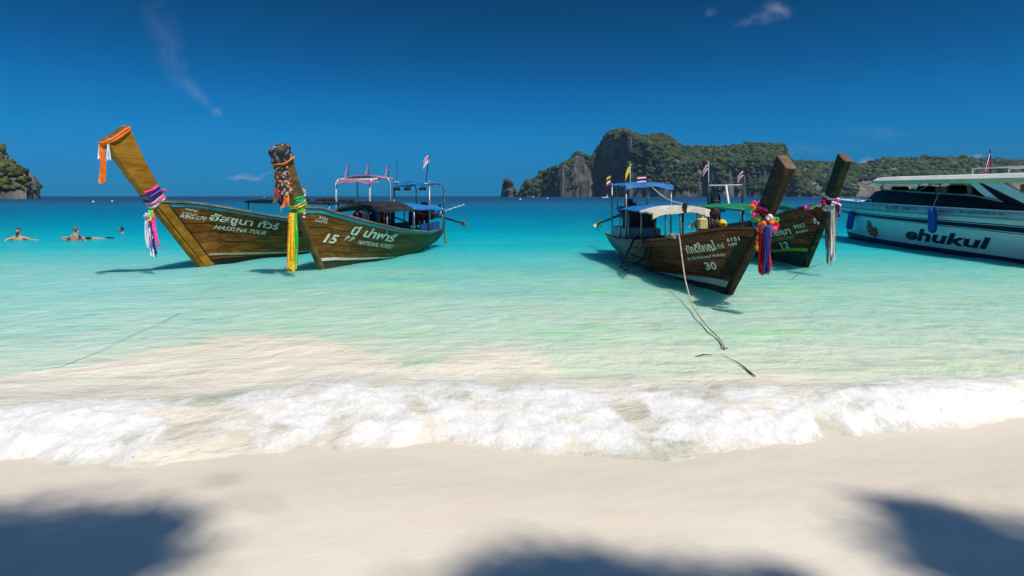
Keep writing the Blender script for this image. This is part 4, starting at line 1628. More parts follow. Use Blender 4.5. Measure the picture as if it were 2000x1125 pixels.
mb.build('stern_fender_post', RAILW, B2)
mb = MB()
mb.tube([H2.axis(5.05, -.55, 2.1), H2.axis(5.05, -.55, 3.0)], .006, 5)
mb.build('aerial', BLACK_STEEL, B2)
flag_thing(H2.axis(5.9, .1, 2.2), .95, .016, 'pale flag flying on a tall pole above the blue stern awning', ['white', 'red', 'lilac', 'white', 'white'], (.30, .26), (-1, -.2), droop=.55, lean=(.12, 0))
# gear under the awning: life jackets and sacks hung on a line
for k, (s, y, col) in enumerate(((2.6, -.55, 'red'), (2.9, -.5, 'white'), (3.2, -.45, 'navy'), (3.5, -.5, 'cyan'), (3.9, -.4, 'red'), (4.4, -.45, 'navy'), (5.6, .0, 'red'), (5.3, -.1, 'navy'))):
    r_ = empty('life_jacket', H2.axis(s, y, 1.0))
    tag(r_, {0: 'red life jacket hung nearest the bow under the dark awning', 1: 'white life jacket hung under the dark awning', 2: 'navy life jacket hung under the dark awning',
             3: 'turquoise life jacket hung under the dark awning', 4: 'red life jacket hung where dark awning meets blue', 5: 'navy life jacket hung under the blue awning', 6: 'red life jacket near the engine of boat 15',
             7: 'navy life jacket near the engine of boat 15'}[k], 'life jacket', 'life jackets under the awning of boat 15')
    A = np.array([H2.hv, H2.lv, [0, 0, 1.0]])
    mb = MB()
    mb.box(H2.axis(s, y - .07, 1.02), (.10, .13, .46), A, bevel=.03)
    mb.box(H2.axis(s, y + .09, 1.02), (.10, .13, .46), A, bevel=.03)
    mb.tube([H2.axis(s, y - .09, 1.24), H2.axis(s, y, 1.34), H2.axis(s, y + .11, 1.24)], .035, 6)
    mb.build('vest', CL[col], r_)
    mb = MB()
    mb.box(H2.axis(s - .056, y + .01, .98), (.012, .30, .035), A)
    mb.build('strap', CL['black'], r_)
# head cloth and printed shirt draped over the prow of boat 2


def print_mat(name, cols, scale):
    m = bpy.data.materials.new(name)
    m.use_nodes = True
    n = Nodes(m.node_tree)
    co = n.coord('Object')
    vo = n.new('ShaderNodeTexVoronoi')
    n.link(co, vo.inputs['Vector'])
    vo.inputs['Scale'].default_value = scale
    sp = n.new('ShaderNodeSeparateColor')
    n.link(vo.outputs['Color'], sp.inputs[0])
    c = n.ramp(sp.outputs[0], [(i / len(cols), c) for i, c in enumerate(cols)], 'CONSTANT')
    p = n.new('ShaderNodeBsdfPrincipled')
    n._set(p.inputs['Base Color'], c)
    p.inputs['Roughness'].default_value = .8
    n.link(n.bump(n.noise(co, 9, 4), .5, .05), p.inputs['Normal'])
    o = n.new('ShaderNodeOutputMaterial')
    n.link(p.outputs[0], o.inputs[0])
    return m


BANDANA = print_mat('dark printed cloth', [(.012, .012, .018), (.02, .02, .03), (.25, .13, .18), (.015, .015, .02), (.32, .28, .32), (.012, .012, .018), (.02, .02, .03)], 18.0)
SHIRT = print_mat('orange printed cloth', [(.55, .10, .03), (.02, .02, .02), (.03, .022, .02), (.50, .44, .34), (.03, .025, .02), (.58, .12, .04), (.04, .03, .025)], 24.0)
hc = empty('head_cloth', H2.axis(-1.6, 0, 2.5))
tag(hc, 'dark printed cloth wrapped over the top of the boat 15 prow', 'cloth')
rows = []
for k, z in enumerate(np.linspace(2.42, 2.69, 6)):
    rg, _, _ = stem_ring(H2, z, .03 + .012 * math.sin(k * 2))
    rows.append(np.concatenate([rg, rg[:1]]))
top_c = rows[-1][:-1].mean(0)
rows.append(rows[-1] + (top_c - rows[-1]) * .35 + np.array([0, 0, .05]))
rows.append(rows[-1] + (top_c - rows[-1]) * .98 + np.array([0, 0, .01]))
mb = MB()
mb.grid(np.array(rows))
mb.build('wrapped_cloth', BANDANA, hc, True)
sh = empty('draped_shirt', H2.axis(-1.5, 0, 2.1))
tag(sh, 'orange, black and white printed garment draped down the prow', 'garment')
rows = []
for k, z in enumerate(np.linspace(2.44, 1.98, 8)):
    rg, fr, bk = stem_ring(H2, z, .03 + .006 * k, 30)
    c = rg.mean(0)
    out = []
    for j, p in enumerate(rg):
        dfront = np.dot(p - c, H2.hv)
        q = p.copy()
        fall = .02 * k * k * max(0, dfront + .05) * 1.2
        q = q + (p - c) * (.014 * k) + H2.hv * fall * .25
        q[2] -= max(0, dfront) * .20 * k / 3 + .02 * math.sin(j * 1.9 + k)
        if k == 7:
            q[2] -= .10 * (math.sin(j * 2.1) > 0) * (dfront > -.1)
        out.append(q)
    rows.append(out[9:28])
mb = MB()
mb.grid(np.array(rows))
mb.grid(np.array(rows) * 1.0 - H2.hv * .008, flip=True)
mb.build('shirt_body', SHIRT, sh, True)
mb = MB()
rg, _, _ = stem_ring(H2, 2.44, .05)
mb.tube(list(rg) + [rg[0]], .018, 6)
mb.build('collar', CL['orange'], sh, True)
_, fr, _ = stem_ring(H2, 2.02, .10)
for dx, ln, col in ((-.14, .32, 'brown'), (-.02, .36, 'black'), (.08, .40, 'orange'), (-.08, .22, 'red')):
    ribbon(sh, fr + np.array([dx, -.12, -.12]), ln, col, .09, name='tail', ang=.1)
g2 = empty('ribbon_garland', H2.axis(-1.1, 0, 1.55))
tag(g2, 'yellow, green and orange ribbons tied to the prow of boat 15', 'garland', 'ribbons tied to the boats')
wraps(g2, H2, [(1.46, 'yellow', .3), (1.52, 'yellow', .2), (1.58, 'green', .5), (1.50, 'cyan', .45), (1.55, 'cyan', .45), (1.40, 'green', .2), (1.36, 'yellow', .3), (1.62, 'green', .55)], .030)
_, fr, bk = stem_ring(H2, 1.42, .05)
for dx, ln, col, wd in ((-.05, 1.28, 'orange', .08), (.0, 1.34, 'yellow', .10), (.05, 1.26, 'yellow', .09), (.09, 1.16, 'green', .07), (.02, 1.32, 'yellow', .09), (-.03, 1.30, 'orange', .06)):
    ribbon(g2, fr + np.array([dx - .06, -.05, -.04]), ln, col, wd, ang=.15)
for k in range(6):
    flower(g2, fr + np.array([-.12 + .03 * (k % 3), -.03, -.05 - .07 * k]), .045, ['brown', 'yellow', 'white', 'brown', 'yellow', 'white'][k], 'knot')
for k in range(5):
    flower(g2, bk + np.array([.06, -.12, .04 - .085 * k]), .042, ['yellow', 'yellow', 'red', 'white', 'white'][k])
for k in range(3):
    flower(g2, bk + np.array([.02, .0, .18 + .05 * k]), .045, ['white', 'lilac', 'yellow'][k])

# ================================================================== boat 3: number 30
W3 = wood('dark brown hull timber', (.080, .030, .015), (.28, .098, .036), worn=(.46, .17, .05), paint=((.22, .30, .29), -2.4, -5.2), worn_amt=.5)
STEM3 = wood('rough dark stem timber', (.026, .018, .012), (.075, .050, .028), worn=(.26, .15, .065), worn_amt=.22)
RED_RAIL = mat('red gunwale paint', (.28, .045, .03), .5, var=.3, scale=5, dirt=(.30, .14, .09))
PALE_LINE = mat('pale line paint', (.46, .58, .50), .55, var=.15, scale=6)
BROWN_BOT = mat('brown bottom paint', (.055, .034, .022), .55, var=.4, scale=5, dirt=(.09, .06, .04))
H3 = Hull((3.83, 9.92), (.062, -.998), [(-.25, -.3), (0, 0), (.72, .74), (1.38, 1.40), (1.96, 2.13)],
          [(-1.30, 1.24), (-.6, 1.20), (0, 1.10), (1.1, .91), (2.6, .74), (5.0, .60), (7.9, .56)],
          [(-1.30, .07), (-.6, .28), (0, .44), (1.1, .62), (2.6, .76), (5.0, .70), (7.9, .38)], 7.6, kr=.10, thick=.15)
B3 = longtail('longtail_boat', 'dark brown longtail boat numbered 30 with rope and ladder', H3, W3, RED_RAIL, W3, STEM3, CAPW,
              [(-.3, .28, .15), (0, .28, .15), (1.3, .29, .15), (2.13, .33, .155)],
              (.40, lambda u: .285 + 0 * u, lambda u: .365 + 0 * u, PALE_LINE), (1, BROWN_BOT), [0, .285, .40, .52, .635, .75, .86, .95])
H3.letter(B3, 'ศักดิ์ใหญ่', (1346, 494), (1402, 487), -1, .85, bold=.03, h=14)
H3.letter(B3, 'ทัวร์', (1405, 485), (1419, 483), -1, .9, h=8)
H3.letter(B3, '6151', (1425, 471), (1448, 467), -1, off=.046, hk= 1.0, h=7)
H3.letter(B3, 'กบ847', (1426, 479), (1446, 476), -1, off=.046, hk= .9, h=6)
H3.letter(B3, 'Phi Phi National Holiday', (1346, 508), (1420, 499), -1, 1.15, h=5.5)
H3.letter(B3, '30', (1381, 526), (1404, 526), -1, .95, bold=.03, h=14)
# smooth dark panel beside the stem
mb = MB()
rows = []
for z in np.linspace(.36, 1.10, 8):
    s1_ = -H3.xstem(z) + np.interp(z, [.3, 1.1], [.46, .34])
    rows.append([])
    for s in np.linspace(-H3.xstem(z) + .11, s1_, 4):
        u_, v_ = H3.uv_of(s, z)
        rows[-1].append(H3.world(H3.pt(u_, v_, -1) + H3.nrm(u_, v_, -1) * .034))
mb.grid(np.array(rows))
mb.build('bow_panel', mat('dark bow panel', (.024, .025, .021), .6, var=.35, scale=6, spec=.08), B3)
A3 = np.array([H3.hv, H3.lv, [0, 0, 1.0]])
# lower awning: blue sheet behind, cream front hanging as a valance
canopy(H3, B3, 2.15, 3.1, .70, 1.40, 1.54, WHITE_TARP, valance=.14, m_val=WHITE_TARP)
canopy(H3, B3, 3.1, 5.3, .72, 1.42, 1.52, BLUE_TARP, zb=.0)
posts(H3, B3, [(2.2, .64, .78, 1.41), (3.1, .66, .72, 1.43), (4.2, .66, .62, 1.43), (5.2, .62, .58, 1.43), (3.1, -.66, .72, 1.43), (4.2, -.66, .62, 1.43), (5.2, -.62, .58, 1.43)], GREY_STEEL, .02)
posts(H3, B3, [(2.2, -.62, .78, 1.41), (2.25, .0, .2, 1.52)], mat('dark brown post', (.04, .025, .018), .6), .024)
mb = MB()
mb.tube([H3.axis(2.12, 0, 1.50), H3.axis(2.12, 0, 1.60)], .05, 8)
mb.box(H3.axis(2.12, 0, 1.47), (.06, .05, .16), A3)
mb.build('ridge_cap', BLACK_TARP, B3)
mb = MB()
mb.tube([H3.axis(2.2, -.66, 1.40), H3.axis(2.2, .66, 1.40)], .022, 6)
mb.tube([H3.axis(5.2, -.64, 1.41), H3.axis(5.2, .64, 1.41)], .022, 6)
mb.build('canopy_bar', WHITE_TUBE, B3, True)
# raised stern awning
canopy(H3, B3, 4.6, 6.3, .62, 2.02, 2.10, BLUE_TARP, valance=.11, zb=.05)
posts(H3, B3, [(6.5, -.52, .55, 2.12), (6.5, .52, .55, 2.1), (4.7, -.02, 1.5, 2.06), (5.6, -.60, 1.4, 2.06)], GREY_STEEL, .022)
posts(H3, B3, [(4.65, .58, .62, 2.05), (4.65, -.60, .62, 2.05)], GREY_STEEL, .024)
# grey-blue stern box and gear
mb = MB()
mb.box(H3.axis(5.6, -.10, .72), (1.5, .96, .36), A3, bevel=.02)
mb.build('stern_box', mat('grey blue box paint', (.24, .31, .36), .5, var=.25, scale=5, dirt=(.14, .16, .17)), B3)
mb = MB()
mb.box(H3.axis(5.9, .1, 1.12), (.8, .75, .45), A3, bevel=.05)
mb.box(H3.axis(6.1, -.25, 1.38), (.5, .3, .16), A3, bevel=.05)
mb.build('cargo', mat('dark cargo', (.02, .02, .022), .7, var=.5, scale=8), B3)
longtail_engine(H3, B3, 6.5, 1.25, W(1168, 437, 19.6))
mb = MB()
for k in range(5):
    mb.box(H3.axis(2.6 + k * .45, .30 - .1 * (k % 2), .58), (.36, .40, .34), A3, bevel=.04)
mb.build('seat_row', mat('dark seat', (.05, .028, .024), .6, var=.5), B3)
# cleat block and rope end on the gunwale
mb = MB()
p = H3.rail_pt(1.05, -1)
mb.box(p + np.array([0, 0, .035]), (.52, .12, .05), A3, bevel=.015)
mb.box(p + np.array([0, 0, .075]), (.16, .10, .05), A3, bevel=.015)
mb.build('cleat', RAILW, B3)
# ladder hooked over the side: two rails with rungs and a folded second flight
LADDER = mat('black ladder paint', (.008, .009, .010), .5, bump=0)
ld = empty('boarding_ladder', H3.rail_pt(4.0, -1))
tag(ld, 'black boarding ladder hooked over the gunwale of boat 30', 'ladder')
def on_rail(px, py, side=-1):
    s_, z_ = H3.locate(px, py, side)
    u_, v_ = H3.uv_of(s_, z_)
    q = H3.world(H3.pt(u_, v_, side) + H3.nrm(u_, v_, side) * .06)
    q[2] += .07
    return q


tl, tr_ = on_rail(1243, 467), on_rail(1262, 469)
bl, br = W(1212, 524, tl[1] - .55), W(1224, 528, tr_[1] - .55)
mb = MB()
for a_, b_ in ((tl, bl), (tr_, br)):
    mb.tube([a_ + np.array([.16, .05, -.02]), a_ + np.array([.10, .03, .05]), a_, b_], .022, 6)
mb.tube([bl, br], .022, 6)
mb.build('rail', LADDER, ld, True)
for f in (.28, .5, .72, .88):
    mb = MB()
    mb.tube([tl * (1 - f) + bl * f, tr_ * (1 - f) + br * f], .020, 6)
    mb.build('rung', LADDER, ld, True)
mb = MB()
mb.tube([W(1233, 498, 12.6), W(1256, 505, 12.4), W(1268, 504, 12.25), W(1271, 490, 12.2), W(1269, 482, 12.2)], .020, 6)
mb.tube([W(1224, 508, 12.6), W(1242, 515, 12.45), W(1256, 507, 12.4)], .020, 6)
mb.tube([W(1256, 505, 12.4), W(1264, 484, 12.35)], .018, 6)
mb.build('folded_flight', LADDER, ld, True)

for px, py0, py1, Y, label, cols, size, dr, fin in (
        (1193, 364, 342, 16.3, 'small tricolour flag with a yellow edge at the stern corner of boat 30', ['yellow', 'navy', 'white', 'red'], (.16, .26), .35, False),
        (1231, 364, 322, 16.0, 'yellow flag on the middle pole of the blue stern awning', ['yellow', 'yellow'], (.26, .20), .75, True),
        (1263, 366, 342, 14.8, 'tricolour flag flying level above the blue stern awning', THAI, (.27, .19), .06, False)):
    a = W(px, py0, Y)
    flag_thing(a, (py0 - py1) / FPX * Y, .012, label, cols, size, (-1, -.1), droop=dr, finial=fin)
# white line from stern awning to the front of the lower awning
ln = empty('stay_line', H3.axis(4.6, 0, 2.0))
tag(ln, 'white line sagging from the raised stern awning to the lower awning ridge', 'rope')
a_, b_ = H3.axis(4.62, .05, 2.00), H3.axis(2.15, .02, 1.58)
mb = MB()
mb.tube([a_ + (b_ - a_) * f - np.array([0, 0, .10 * math.sin(math.pi * f)]) for f in np.linspace(0, 1, 9)], .012, 5)
mb.build('line', WHITE_TUBE, ln, True)
# buoys and jerry can at the front of the passenger space
for (px, py, Y, r_, lab) in ((1411, 437, 11.05, .082, 'round yellow float by the gunwale of boat 30'),):
    by = empty('float_buoy', W(px, py, Y))
    tag(by, lab, 'buoy')
    mb = MB()
    mb.ball(W(px, py, Y), (r_, r_, r_ * 1.05), 14, 10)
    mb.build('float', CL['yellow'], by, True)
    mb = MB()
    mb.tube([W(px, py, Y) - np.array([.03, r_, 0]), W(px, py, Y) - np.array([-.03, r_ + .008, 0])], .022, 8)
    mb.build('plug', CL['brown'], by)
jc = empty('jerry_can', W(1372, 440, 11.9))
tag(jc, 'pale yellow jerry can standing under the awning of boat 30', 'jerry can')
mb = MB()
mb.box(W(1372, 436, 11.9), (.12, .20, .22), A3, bevel=.03)
mb.tube([W(1372, 426, 11.9), W(1372, 422, 11.9)], .03, 8)
mb.build('can_body', mat('pale yellow plastic', (.60, .52, .20), .5, var=.2), jc)
mb = MB()
c_ = W(1372, 423, 11.9)
mb.tube([c_ + np.array([-.06, 0, -.02]), c_ + np.array([-.05, 0, .03]), c_ + np.array([.05, 0, .03]), c_ + np.array([.06, 0, -.02])], .012, 6)
mb.build('handle', CL['brown'], jc)
mb = MB()
mb.box(W(1393, 432, 11.6), (.12, .12, .42), A3, bevel=.02)
mb.build('mooring_post', mat('rust red post', (.25, .09, .04), .6, var=.3), B3)

# flower garland and red and blue sashes of boat 3
g3 = empty('ribbon_garland', H3.axis(-1.45, 0, 1.4))
tag(g3, 'flower garland with long red and blue sashes on the prow of boat 30', 'garland', 'ribbons tied to the boats')
wraps(g3, H3, [(1.30, 'red', .35), (1.35, 'pink', .4), (1.25, 'blue', .25), (1.42, 'red', .55), (1.20, 'cyan', .2), (1.47, 'pink', .6)], .024)
_, fr, bk = stem_ring(H3, 1.30, .05)
ring, _, _ = stem_ring(H3, 1.33, .07)
cols = ['orange', 'orange', 'green', 'pink', 'pink', 'green', 'orange', 'cyan', 'orange', 'red']
for k in range(14):
    flower(g3, ring[(k * 3) % 20] + np.array([0, 0, random.uniform(-.06, .06)]), .052, cols[k % 10])
for px, py, c_ in ((1476, 421, 'pink'), (1481, 427, 'green'), (1489, 437, 'orange'), (1506, 433, 'orange'), (1502, 425, 'white'), (1490, 447, 'blue'), (1502, 446, 'blue')):
    flower(g3, W(px, py, 8.35), .058, c_)
for px, ln, col, wd in ((1486, .72, 'red', .07), (1489, .68, 'red', .07), (1493, .73, 'red', .07), (1497, .70, 'red', .06), (1500, .66, 'navy', .07), (1495, .70, 'navy', .07), (1502, .66, 'red', .05), (1499, .68, 'navy', .06), (1488, .72, 'red', .05)):
    ribbon(g3, W(px, 444, (8.12 if col == 'navy' else 8.2) + .06 * random.random()), ln, col, wd, ang=random.uniform(-.3, .3), flare=.9, spread_k=.4)
for k in range(11):      # ring of marigolds hanging beside the sashes
    t = math.pi * (.15 + 1.25 * k / 10)
    flower(g3, W(1486 - 7.5 * math.sin(t), 476 - 15 * math.cos(t), 8.45), .032, 'orange' if k % 4 else 'yellow')

# mooring rope from the cleat down to the sand
rp = empty('mooring_rope', H3.rail_pt(1.05, -1))
tag(rp, 'pale mooring rope running from the gunwale of boat 30 into the shallows', 'rope', 'mooring ropes')
pts = []
for px, py, Y in ((1326, 457, 10.75), (1328, 470, 10.6), (1333, 510, 10.2), (1338, 545, 9.7), (1345, 573, 9.2), (1354, 598, 8.6), (1368, 621, 7.9), (1386, 642, 7.3), (1402, 657, 6.9), (1412, 670, 6.6)):
    pts.append(W(px, py, min(Y, (CAM_H - .035) * FPX / (py - HORIZ))))
pts += [G(1416, 681, .02), G(1417, 690, -.06)]
mb = MB()
mb.tube(pts, .0115, 7)
e_ = G(1415, 681, .0)
mb.tube([e_ + np.array([-.05, 0, .01]), e_ + np.array([.03, .0, .02]), e_ + np.array([.045, .03, .0])], .010, 6)
mb.build('rope', ROPE, rp, True)
rp2 = empty('mooring_rope', G(1475, 738, -.1))
tag(rp2, 'dark weedy rope end lying on the sand under clear water', 'rope', 'mooring ropes')
mb = MB()
pts = []
for px, py in ((1408, 692), (1425, 703), (1438, 709), (1450, 717), (1458, 724), (1466, 731), (1475, 738)):
    g_ = G(px, py, 0.0)
    pts.append(np.array([g_[0], g_[1], .015]))
mb.tube(pts, [.002, .003, .004, .006, .008, .009, .005], 6)
mb.build('rope', ROPE_DARK, rp2, True)
dw = empty('driftwood', G(1375, 697, 0))
tag(dw, 'dark stick floating in the shallows beside the mooring rope', 'driftwood')
mb = MB()
a_, b_ = G(1358, 698, 0), G(1391, 695, 0)
mb.tube([a_ + [0, 0, .01], (a_ + b_) / 2 + [0, .01, .02], b_ + [0, 0, .01]], [.004, .007, .003], 6)
mb.build('stick', ROPE_DARK, dw, True)

# ================================================================== boat 4: number 12
W4 = wood('chestnut hull timber', (.080, .030, .015), (.28, .098, .036), worn=(.50, .19, .055))
STEM4 = wood('mossy stem timber', (.016, .016, .011), (.060, .064, .026), worn=(.24, .25, .11), worn_amt=.5)
RAIL4 = mat('dark red and white rail', (.20, .04, .045), .5, var=.3, scale=5, dirt=(.45, .40, .38))
LIME_BAND = mat('lime green band paint', (.24, .52, .02), .5, var=.2, scale=6)
TEAL_BOT = mat('dark teal bottom paint', (.012, .055, .045), .5, var=.3, scale=4)
H4 = Hull((7.24, 13.85), (-.034, -1.0), [(-.25, -.3), (0, 0), (.60, .78), (1.21, 1.57), (1.84, 2.48)],
          [(-1.05, 1.52), (-.5, 1.48), (-.1, 1.40), (.4, 1.23), (1.6, 1.05), (3, .90), (5, .72), (8.2, .68)],
          [(-1.05, .07), (-.5, .30), (-.1, .44), (.4, .58), (1.6, .74), (3, .80), (5, .76), (8.2, .40)], 7.9, thick=.15)
B4 = longtail('longtail_boat', 'chestnut longtail boat numbered 12 with lime waterline band', H4, W4, RAIL4, W4, STEM4, CAPW,
              [(-.3, .27, .15), (0, .27, .15), (1.4, .28, .15), (2.48, .33, .17)],
              (.9, lambda u: .385 - .16 * u, lambda u: .43 - .16 * u, LIME_BAND), (1, TEAL_BOT), [0, .385, .48, .57, .66, .76, .86, .95])
H4.letter(B4, 'ภาชญา', (1503, 462), (1548, 455), -1, .85, bold=.03, h=11)
H4.letter(B4, '9062', (1553, 446), (1574, 442), -1, .95, h=7)
H4.letter(B4, '๑๐๘๙', (1557, 456), (1580, 451), -1, .95, h=6)
H4.letter(B4, 'CHOKECHAI', (1506, 472), (1553, 464), -1, .9, material=PAINT_YELLOW, h=6)
H4.letter(B4, '12', (1529, 486), (1545, 485), -1, 1.0, bold=.03, h=13)
canopy(H4, B4, 2.0, 4.4, .80, 1.36, 1.52, GREEN_TARP)
canopy(H4, B4, 4.4, 6.4, .76, 1.38, 1.48, GREEN_TARP)
posts(H4, B4, [(2.1, .74, .8, 1.38), (2.1, -.74, .8, 1.38), (4.4, .74, .7, 1.40), (4.4, -.74, .7, 1.40), (6.3, .7, .6, 1.40), (6.3, -.7, .6, 1.40)], GREY_STEEL, .022)
mb = MB()
mb.tube([H4.axis(4.4, -.78, 1.39), H4.axis(2.0, -.80, 1.37)], .025, 6)
mb.build('canopy_bar', mat('teal bar', (.10, .40, .36), .5), B4, True)
mb = MB()
a_, b_, c_ = W(1383, 408, 20.5), W(1383, 362, 20.5), W(1450, 361, 21.3)
mb.tube([a_ - np.array([0, 0, .7]), b_ + np.array([0, 0, .1])], .035, 8)
mb.tube([W(1405, 405, 21.2) - np.array([0, 0, .6]), W(1405, 364, 21.2)], .045, 8)
mb.tube([W(1450, 405, 21.3) - np.array([0, 0, .6]), c_ + np.array([0, 0, .1])], .035, 8)
mb.build('stern_post', BLACK_STEEL, B4, True)
mb = MB()
mb.tube([W(1383, 362, 20.6), W(1405, 362, 21), c_], .022, 6)
mb.tube([W(1418, 362, 21), W(1424, 404, 20.0)], .045, 6)
mb.build('stern_frame', WHITE_TUBE, B4, True)
longtail_engine(H4, B4, 7.0, 1.30, H4.axis(10.2, .1, .5))
for px, py, Y, lab in ((1384, 366, 20.5, 'tricolour flag on the western stern pole of boat 12'), (1452, 364, 21.3, 'tricolour flag on the eastern stern pole of boat 12')):
    flag_thing(W(px, py, Y), .48 + (.42 if px < 1400 else .16), .016, lab, THAI, (.34, .26), (-1, -.1), droop=.6, finial=px < 1400)
g4 = empty('ribbon_garland', H4.axis(-1.25, 0, 1.6))
tag(g4, 'grey and white ribbons with flowers on the mossy prow of boat 12', 'garland', 'ribbons tied to the boats')
wraps(g4, H4, [(1.50, 'white', .25), (1.55, 'black', .3), (1.60, 'red', .3), (1.45, 'grey', .2), (1.65, 'white', .4), (1.40, 'white', .2)], .032)
_, fr, bk = stem_ring(H4, 1.45, .05)
for px, ln, col, wd in ((1616, 1.16, 'black', .06), (1619, 1.20, 'grey', .07), (1622, 1.18, 'brown', .06), (1625, 1.12, 'white', .07), (1628, 1.08, 'grey', .07), (1631, 1.0, 'brown', .05)):
    ribbon(g4, W(px, 412, 12.25 + random.uniform(-.05, .05)), ln, col, wd, ang=random.uniform(-.3, .3), flare=.9)
ribbon(g4, W(1634, 398, 12.3), .30, 'navy', .07)
ribbon(g4, W(1637, 400, 12.3), .28, 'red', .07)
for px, py, c_ in ((1575, 406, 'pink'), (1581, 404, 'lilac'), (1587, 403, 'lime'), (1594, 401, 'white'), (1600, 399, 'white'), (1630, 396, 'white'), (1635, 393, 'pink'), (1637, 402, 'white'), (1626, 402, 'grey'), (1608, 396, 'red')):
    flower(g4, W(px, py, 12.75 if px < 1605 else 12.35), .062, c_)
for k in range(8):      # small garland looped on the bow planking
    t = k / 7
    px, py = 1589 + 16 * t, 417 + 20 * t + 4 * math.sin(math.pi * t)
    s_, z_ = H4.locate(px, py, -1)
    u_, v_ = H4.uv_of(s_, z_)
    flower(g4, H4.world(H4.pt(u_, v_, -1) + H4.nrm(u_, v_, -1) * .06), .042, 'red' if k in (0, 1, 6, 7) else 'white')

# anchor line of boats 3 and 4 seen in the clear water, and one on the sand to the west
for nm, pp, lab in (('anchor_line', [(1607, 515), (1590, 520), (1560, 535), (1545, 547)], 'thin anchor line in the clear water before boat 12'),
                    ('anchor_line', [(352, 613), (300, 638), (250, 660), (190, 690), (120, 718), (62, 726)], 'dark anchor line lying on the sand in the western shallows')):
    pts = []
    for px, py in pp:
        g_ = G(px, py, 0)
        pts.append(np.array([g_[0], g_[1], .012]))
    al = empty(nm, pts[0])
    tag(al, lab, 'rope', 'mooring ropes')
    mb = MB()
    mb.tube(pts, .004 if px > 1000 else .0035, 5)
    mb.build('rope', ROPE_DARK if px > 1000 else mat('weedy sunk rope', (.30, .42, .37), .8), al, True)

# ================================================================== speedboat
GEL = mat('white gelcoat', (.82, .83, .80), .25, var=.05, scale=2, bump=0, spec=.5)
GEL_NAVY = mat('navy stripe gelcoat', (.010, .020, .055), .4, var=.15, scale=3, bump=0, spec=.12)
GEL_GREY = mat('grey stripe gelcoat', (.42, .48, .52), .3, var=.1, scale=3, bump=0, spec=.5)
SMOKED = mat('smoked acrylic', (.012, .010, .012), .30, var=.2, scale=2, bump=0, spec=.12)
ROOFM = mat('white hardtop', (.74, .75, .72), .4, var=.06, scale=2, bump=.05)
CREAM_UNDER = mat('cream ceiling', (.80, .66, .38), .6, var=.1, scale=2)
SB_X, SB_BOW, SB_STERN = 14.45, 24.75, 12.3
SB_T = np.array([[12.3, 1.22], [13.5, 1.30], [15, 1.36], [18, 1.38], [20, 1.28], [21.5, 1.10], [22.8, .82], [23.8, .48], [24.4, .22], [24.75, .03]])


def sb_half(Y, z):
    b = np.interp(Y, SB_T[:, 0], SB_T[:, 1])
    low = np.clip((1.1 - z) / 1.1, 0, 1.3)
    return np.maximum(.02, b * (1 - .16 * low * (1 + .9 * sstep(19, 24.5, Y))))


def sb_pt(Y, z, off=0.0, side=-1):
    Y, z = np.broadcast_arrays(np.asarray(Y, float), np.asarray(z, float))
    h = sb_half(Y, z)
    rake = sstep(20.5, 24.75, Y) * (z - 1.35) * .42          # raked stem: lower points stand further aft
    return np.stack([SB_X + side * (h + off), Y + rake, z], -1)


def sb_levels(Y):
    """sheer height grows towards the bow"""
    g = (Y - 14.5) / 6.1
    return dict(deck=1.36 + .15 * g, l1=1.08 + .10 * g, n1=.98 + .11 * g, n0=.72 + .20 * g, boot=.10 + .09 * g, wl=-.05 + .06 * np.maximum(0, g))


S = empty('speedboat', (SB_X, 18.5, 0))
tag(S, 'white speedboat with navy stripe and hardtop moored at the right', 'boat', 'speedboat')
Yg = np.concatenate([np.linspace(SB_STERN, 20, 16), np.linspace(20.3, SB_BOW, 22)])
lv = sb_levels(Yg)
mb = MB()
for side in (-1, 1):
    rows = []
    for f in np.linspace(0, 1, 9):
        z = -.35 + (lv['deck'] + .35) * f
        rows.append(sb_pt(Yg, z, 0, side))
    mb.grid(np.array(rows), flip=side > 0)
    keel = np.stack([np.full_like(Yg, SB_X), rows[0][:, 1], np.full_like(Yg, -.6)], -1)
    mb.grid(np.array([keel, rows[0]]), flip=side > 0)
tr = [sb_pt(SB_STERN, z, 0, -1) for z in np.linspace(-.35, lv['deck'][0], 5)] + [sb_pt(SB_STERN, z, 0, 1) for z in np.linspace(lv['deck'][0], -.35, 5)]
mb.add(tr, [tuple(range(len(tr)))])
mb.build('hull', GEL, S, True)


def sb_band(name, za, zb, material, off, y0=SB_STERN + .02, y1=SB_BOW - .1):
    m_ = MB()
    Y = Yg[(Yg >= y0) & (Yg <= y1)]
    L = sb_levels(Y)
    for side in (-1, 1):
        A, B_ = za(L), zb(L)
        m_.grid(np.array([sb_pt(Y, A, off - .02, side), sb_pt(Y, A, off, side), sb_pt(Y, (A + B_) / 2, off, side), sb_pt(Y, B_, off, side), sb_pt(Y, B_, off - .02, side)]), flip=side > 0)
    return m_.build(name, material, S, True)


sb_band('navy_stripe', lambda L: L['n0'] + (L['n1'] - L['n0']) * .30, lambda L: L['n1'] - .045, GEL_NAVY, .008)
sb_band('pinstripe', lambda L: L['n1'] - .025, lambda L: L['n1'], GEL_NAVY, .008)
sb_band('pinstripe', lambda L: L['n0'] + (L['n1'] - L['n0']) * .12, lambda L: L['n0'] + (L['n1'] - L['n0']) * .20, GEL_NAVY, .008)
sb_band('grey_band', lambda L: L['l1'] + .06, lambda L: L['deck'] - .03, GEL_GREY, .008)
sb_band('boot_stripe', lambda L: L['wl'] - .1, lambda L: L['boot'] + .0, GEL_NAVY, .010)
sb_band('rub_rail', lambda L: L['l1'] - .01, lambda L: L['l1'] + .045, mat('white rub rail', (.74, .76, .74), .35, bump=0, var=.05), .035)
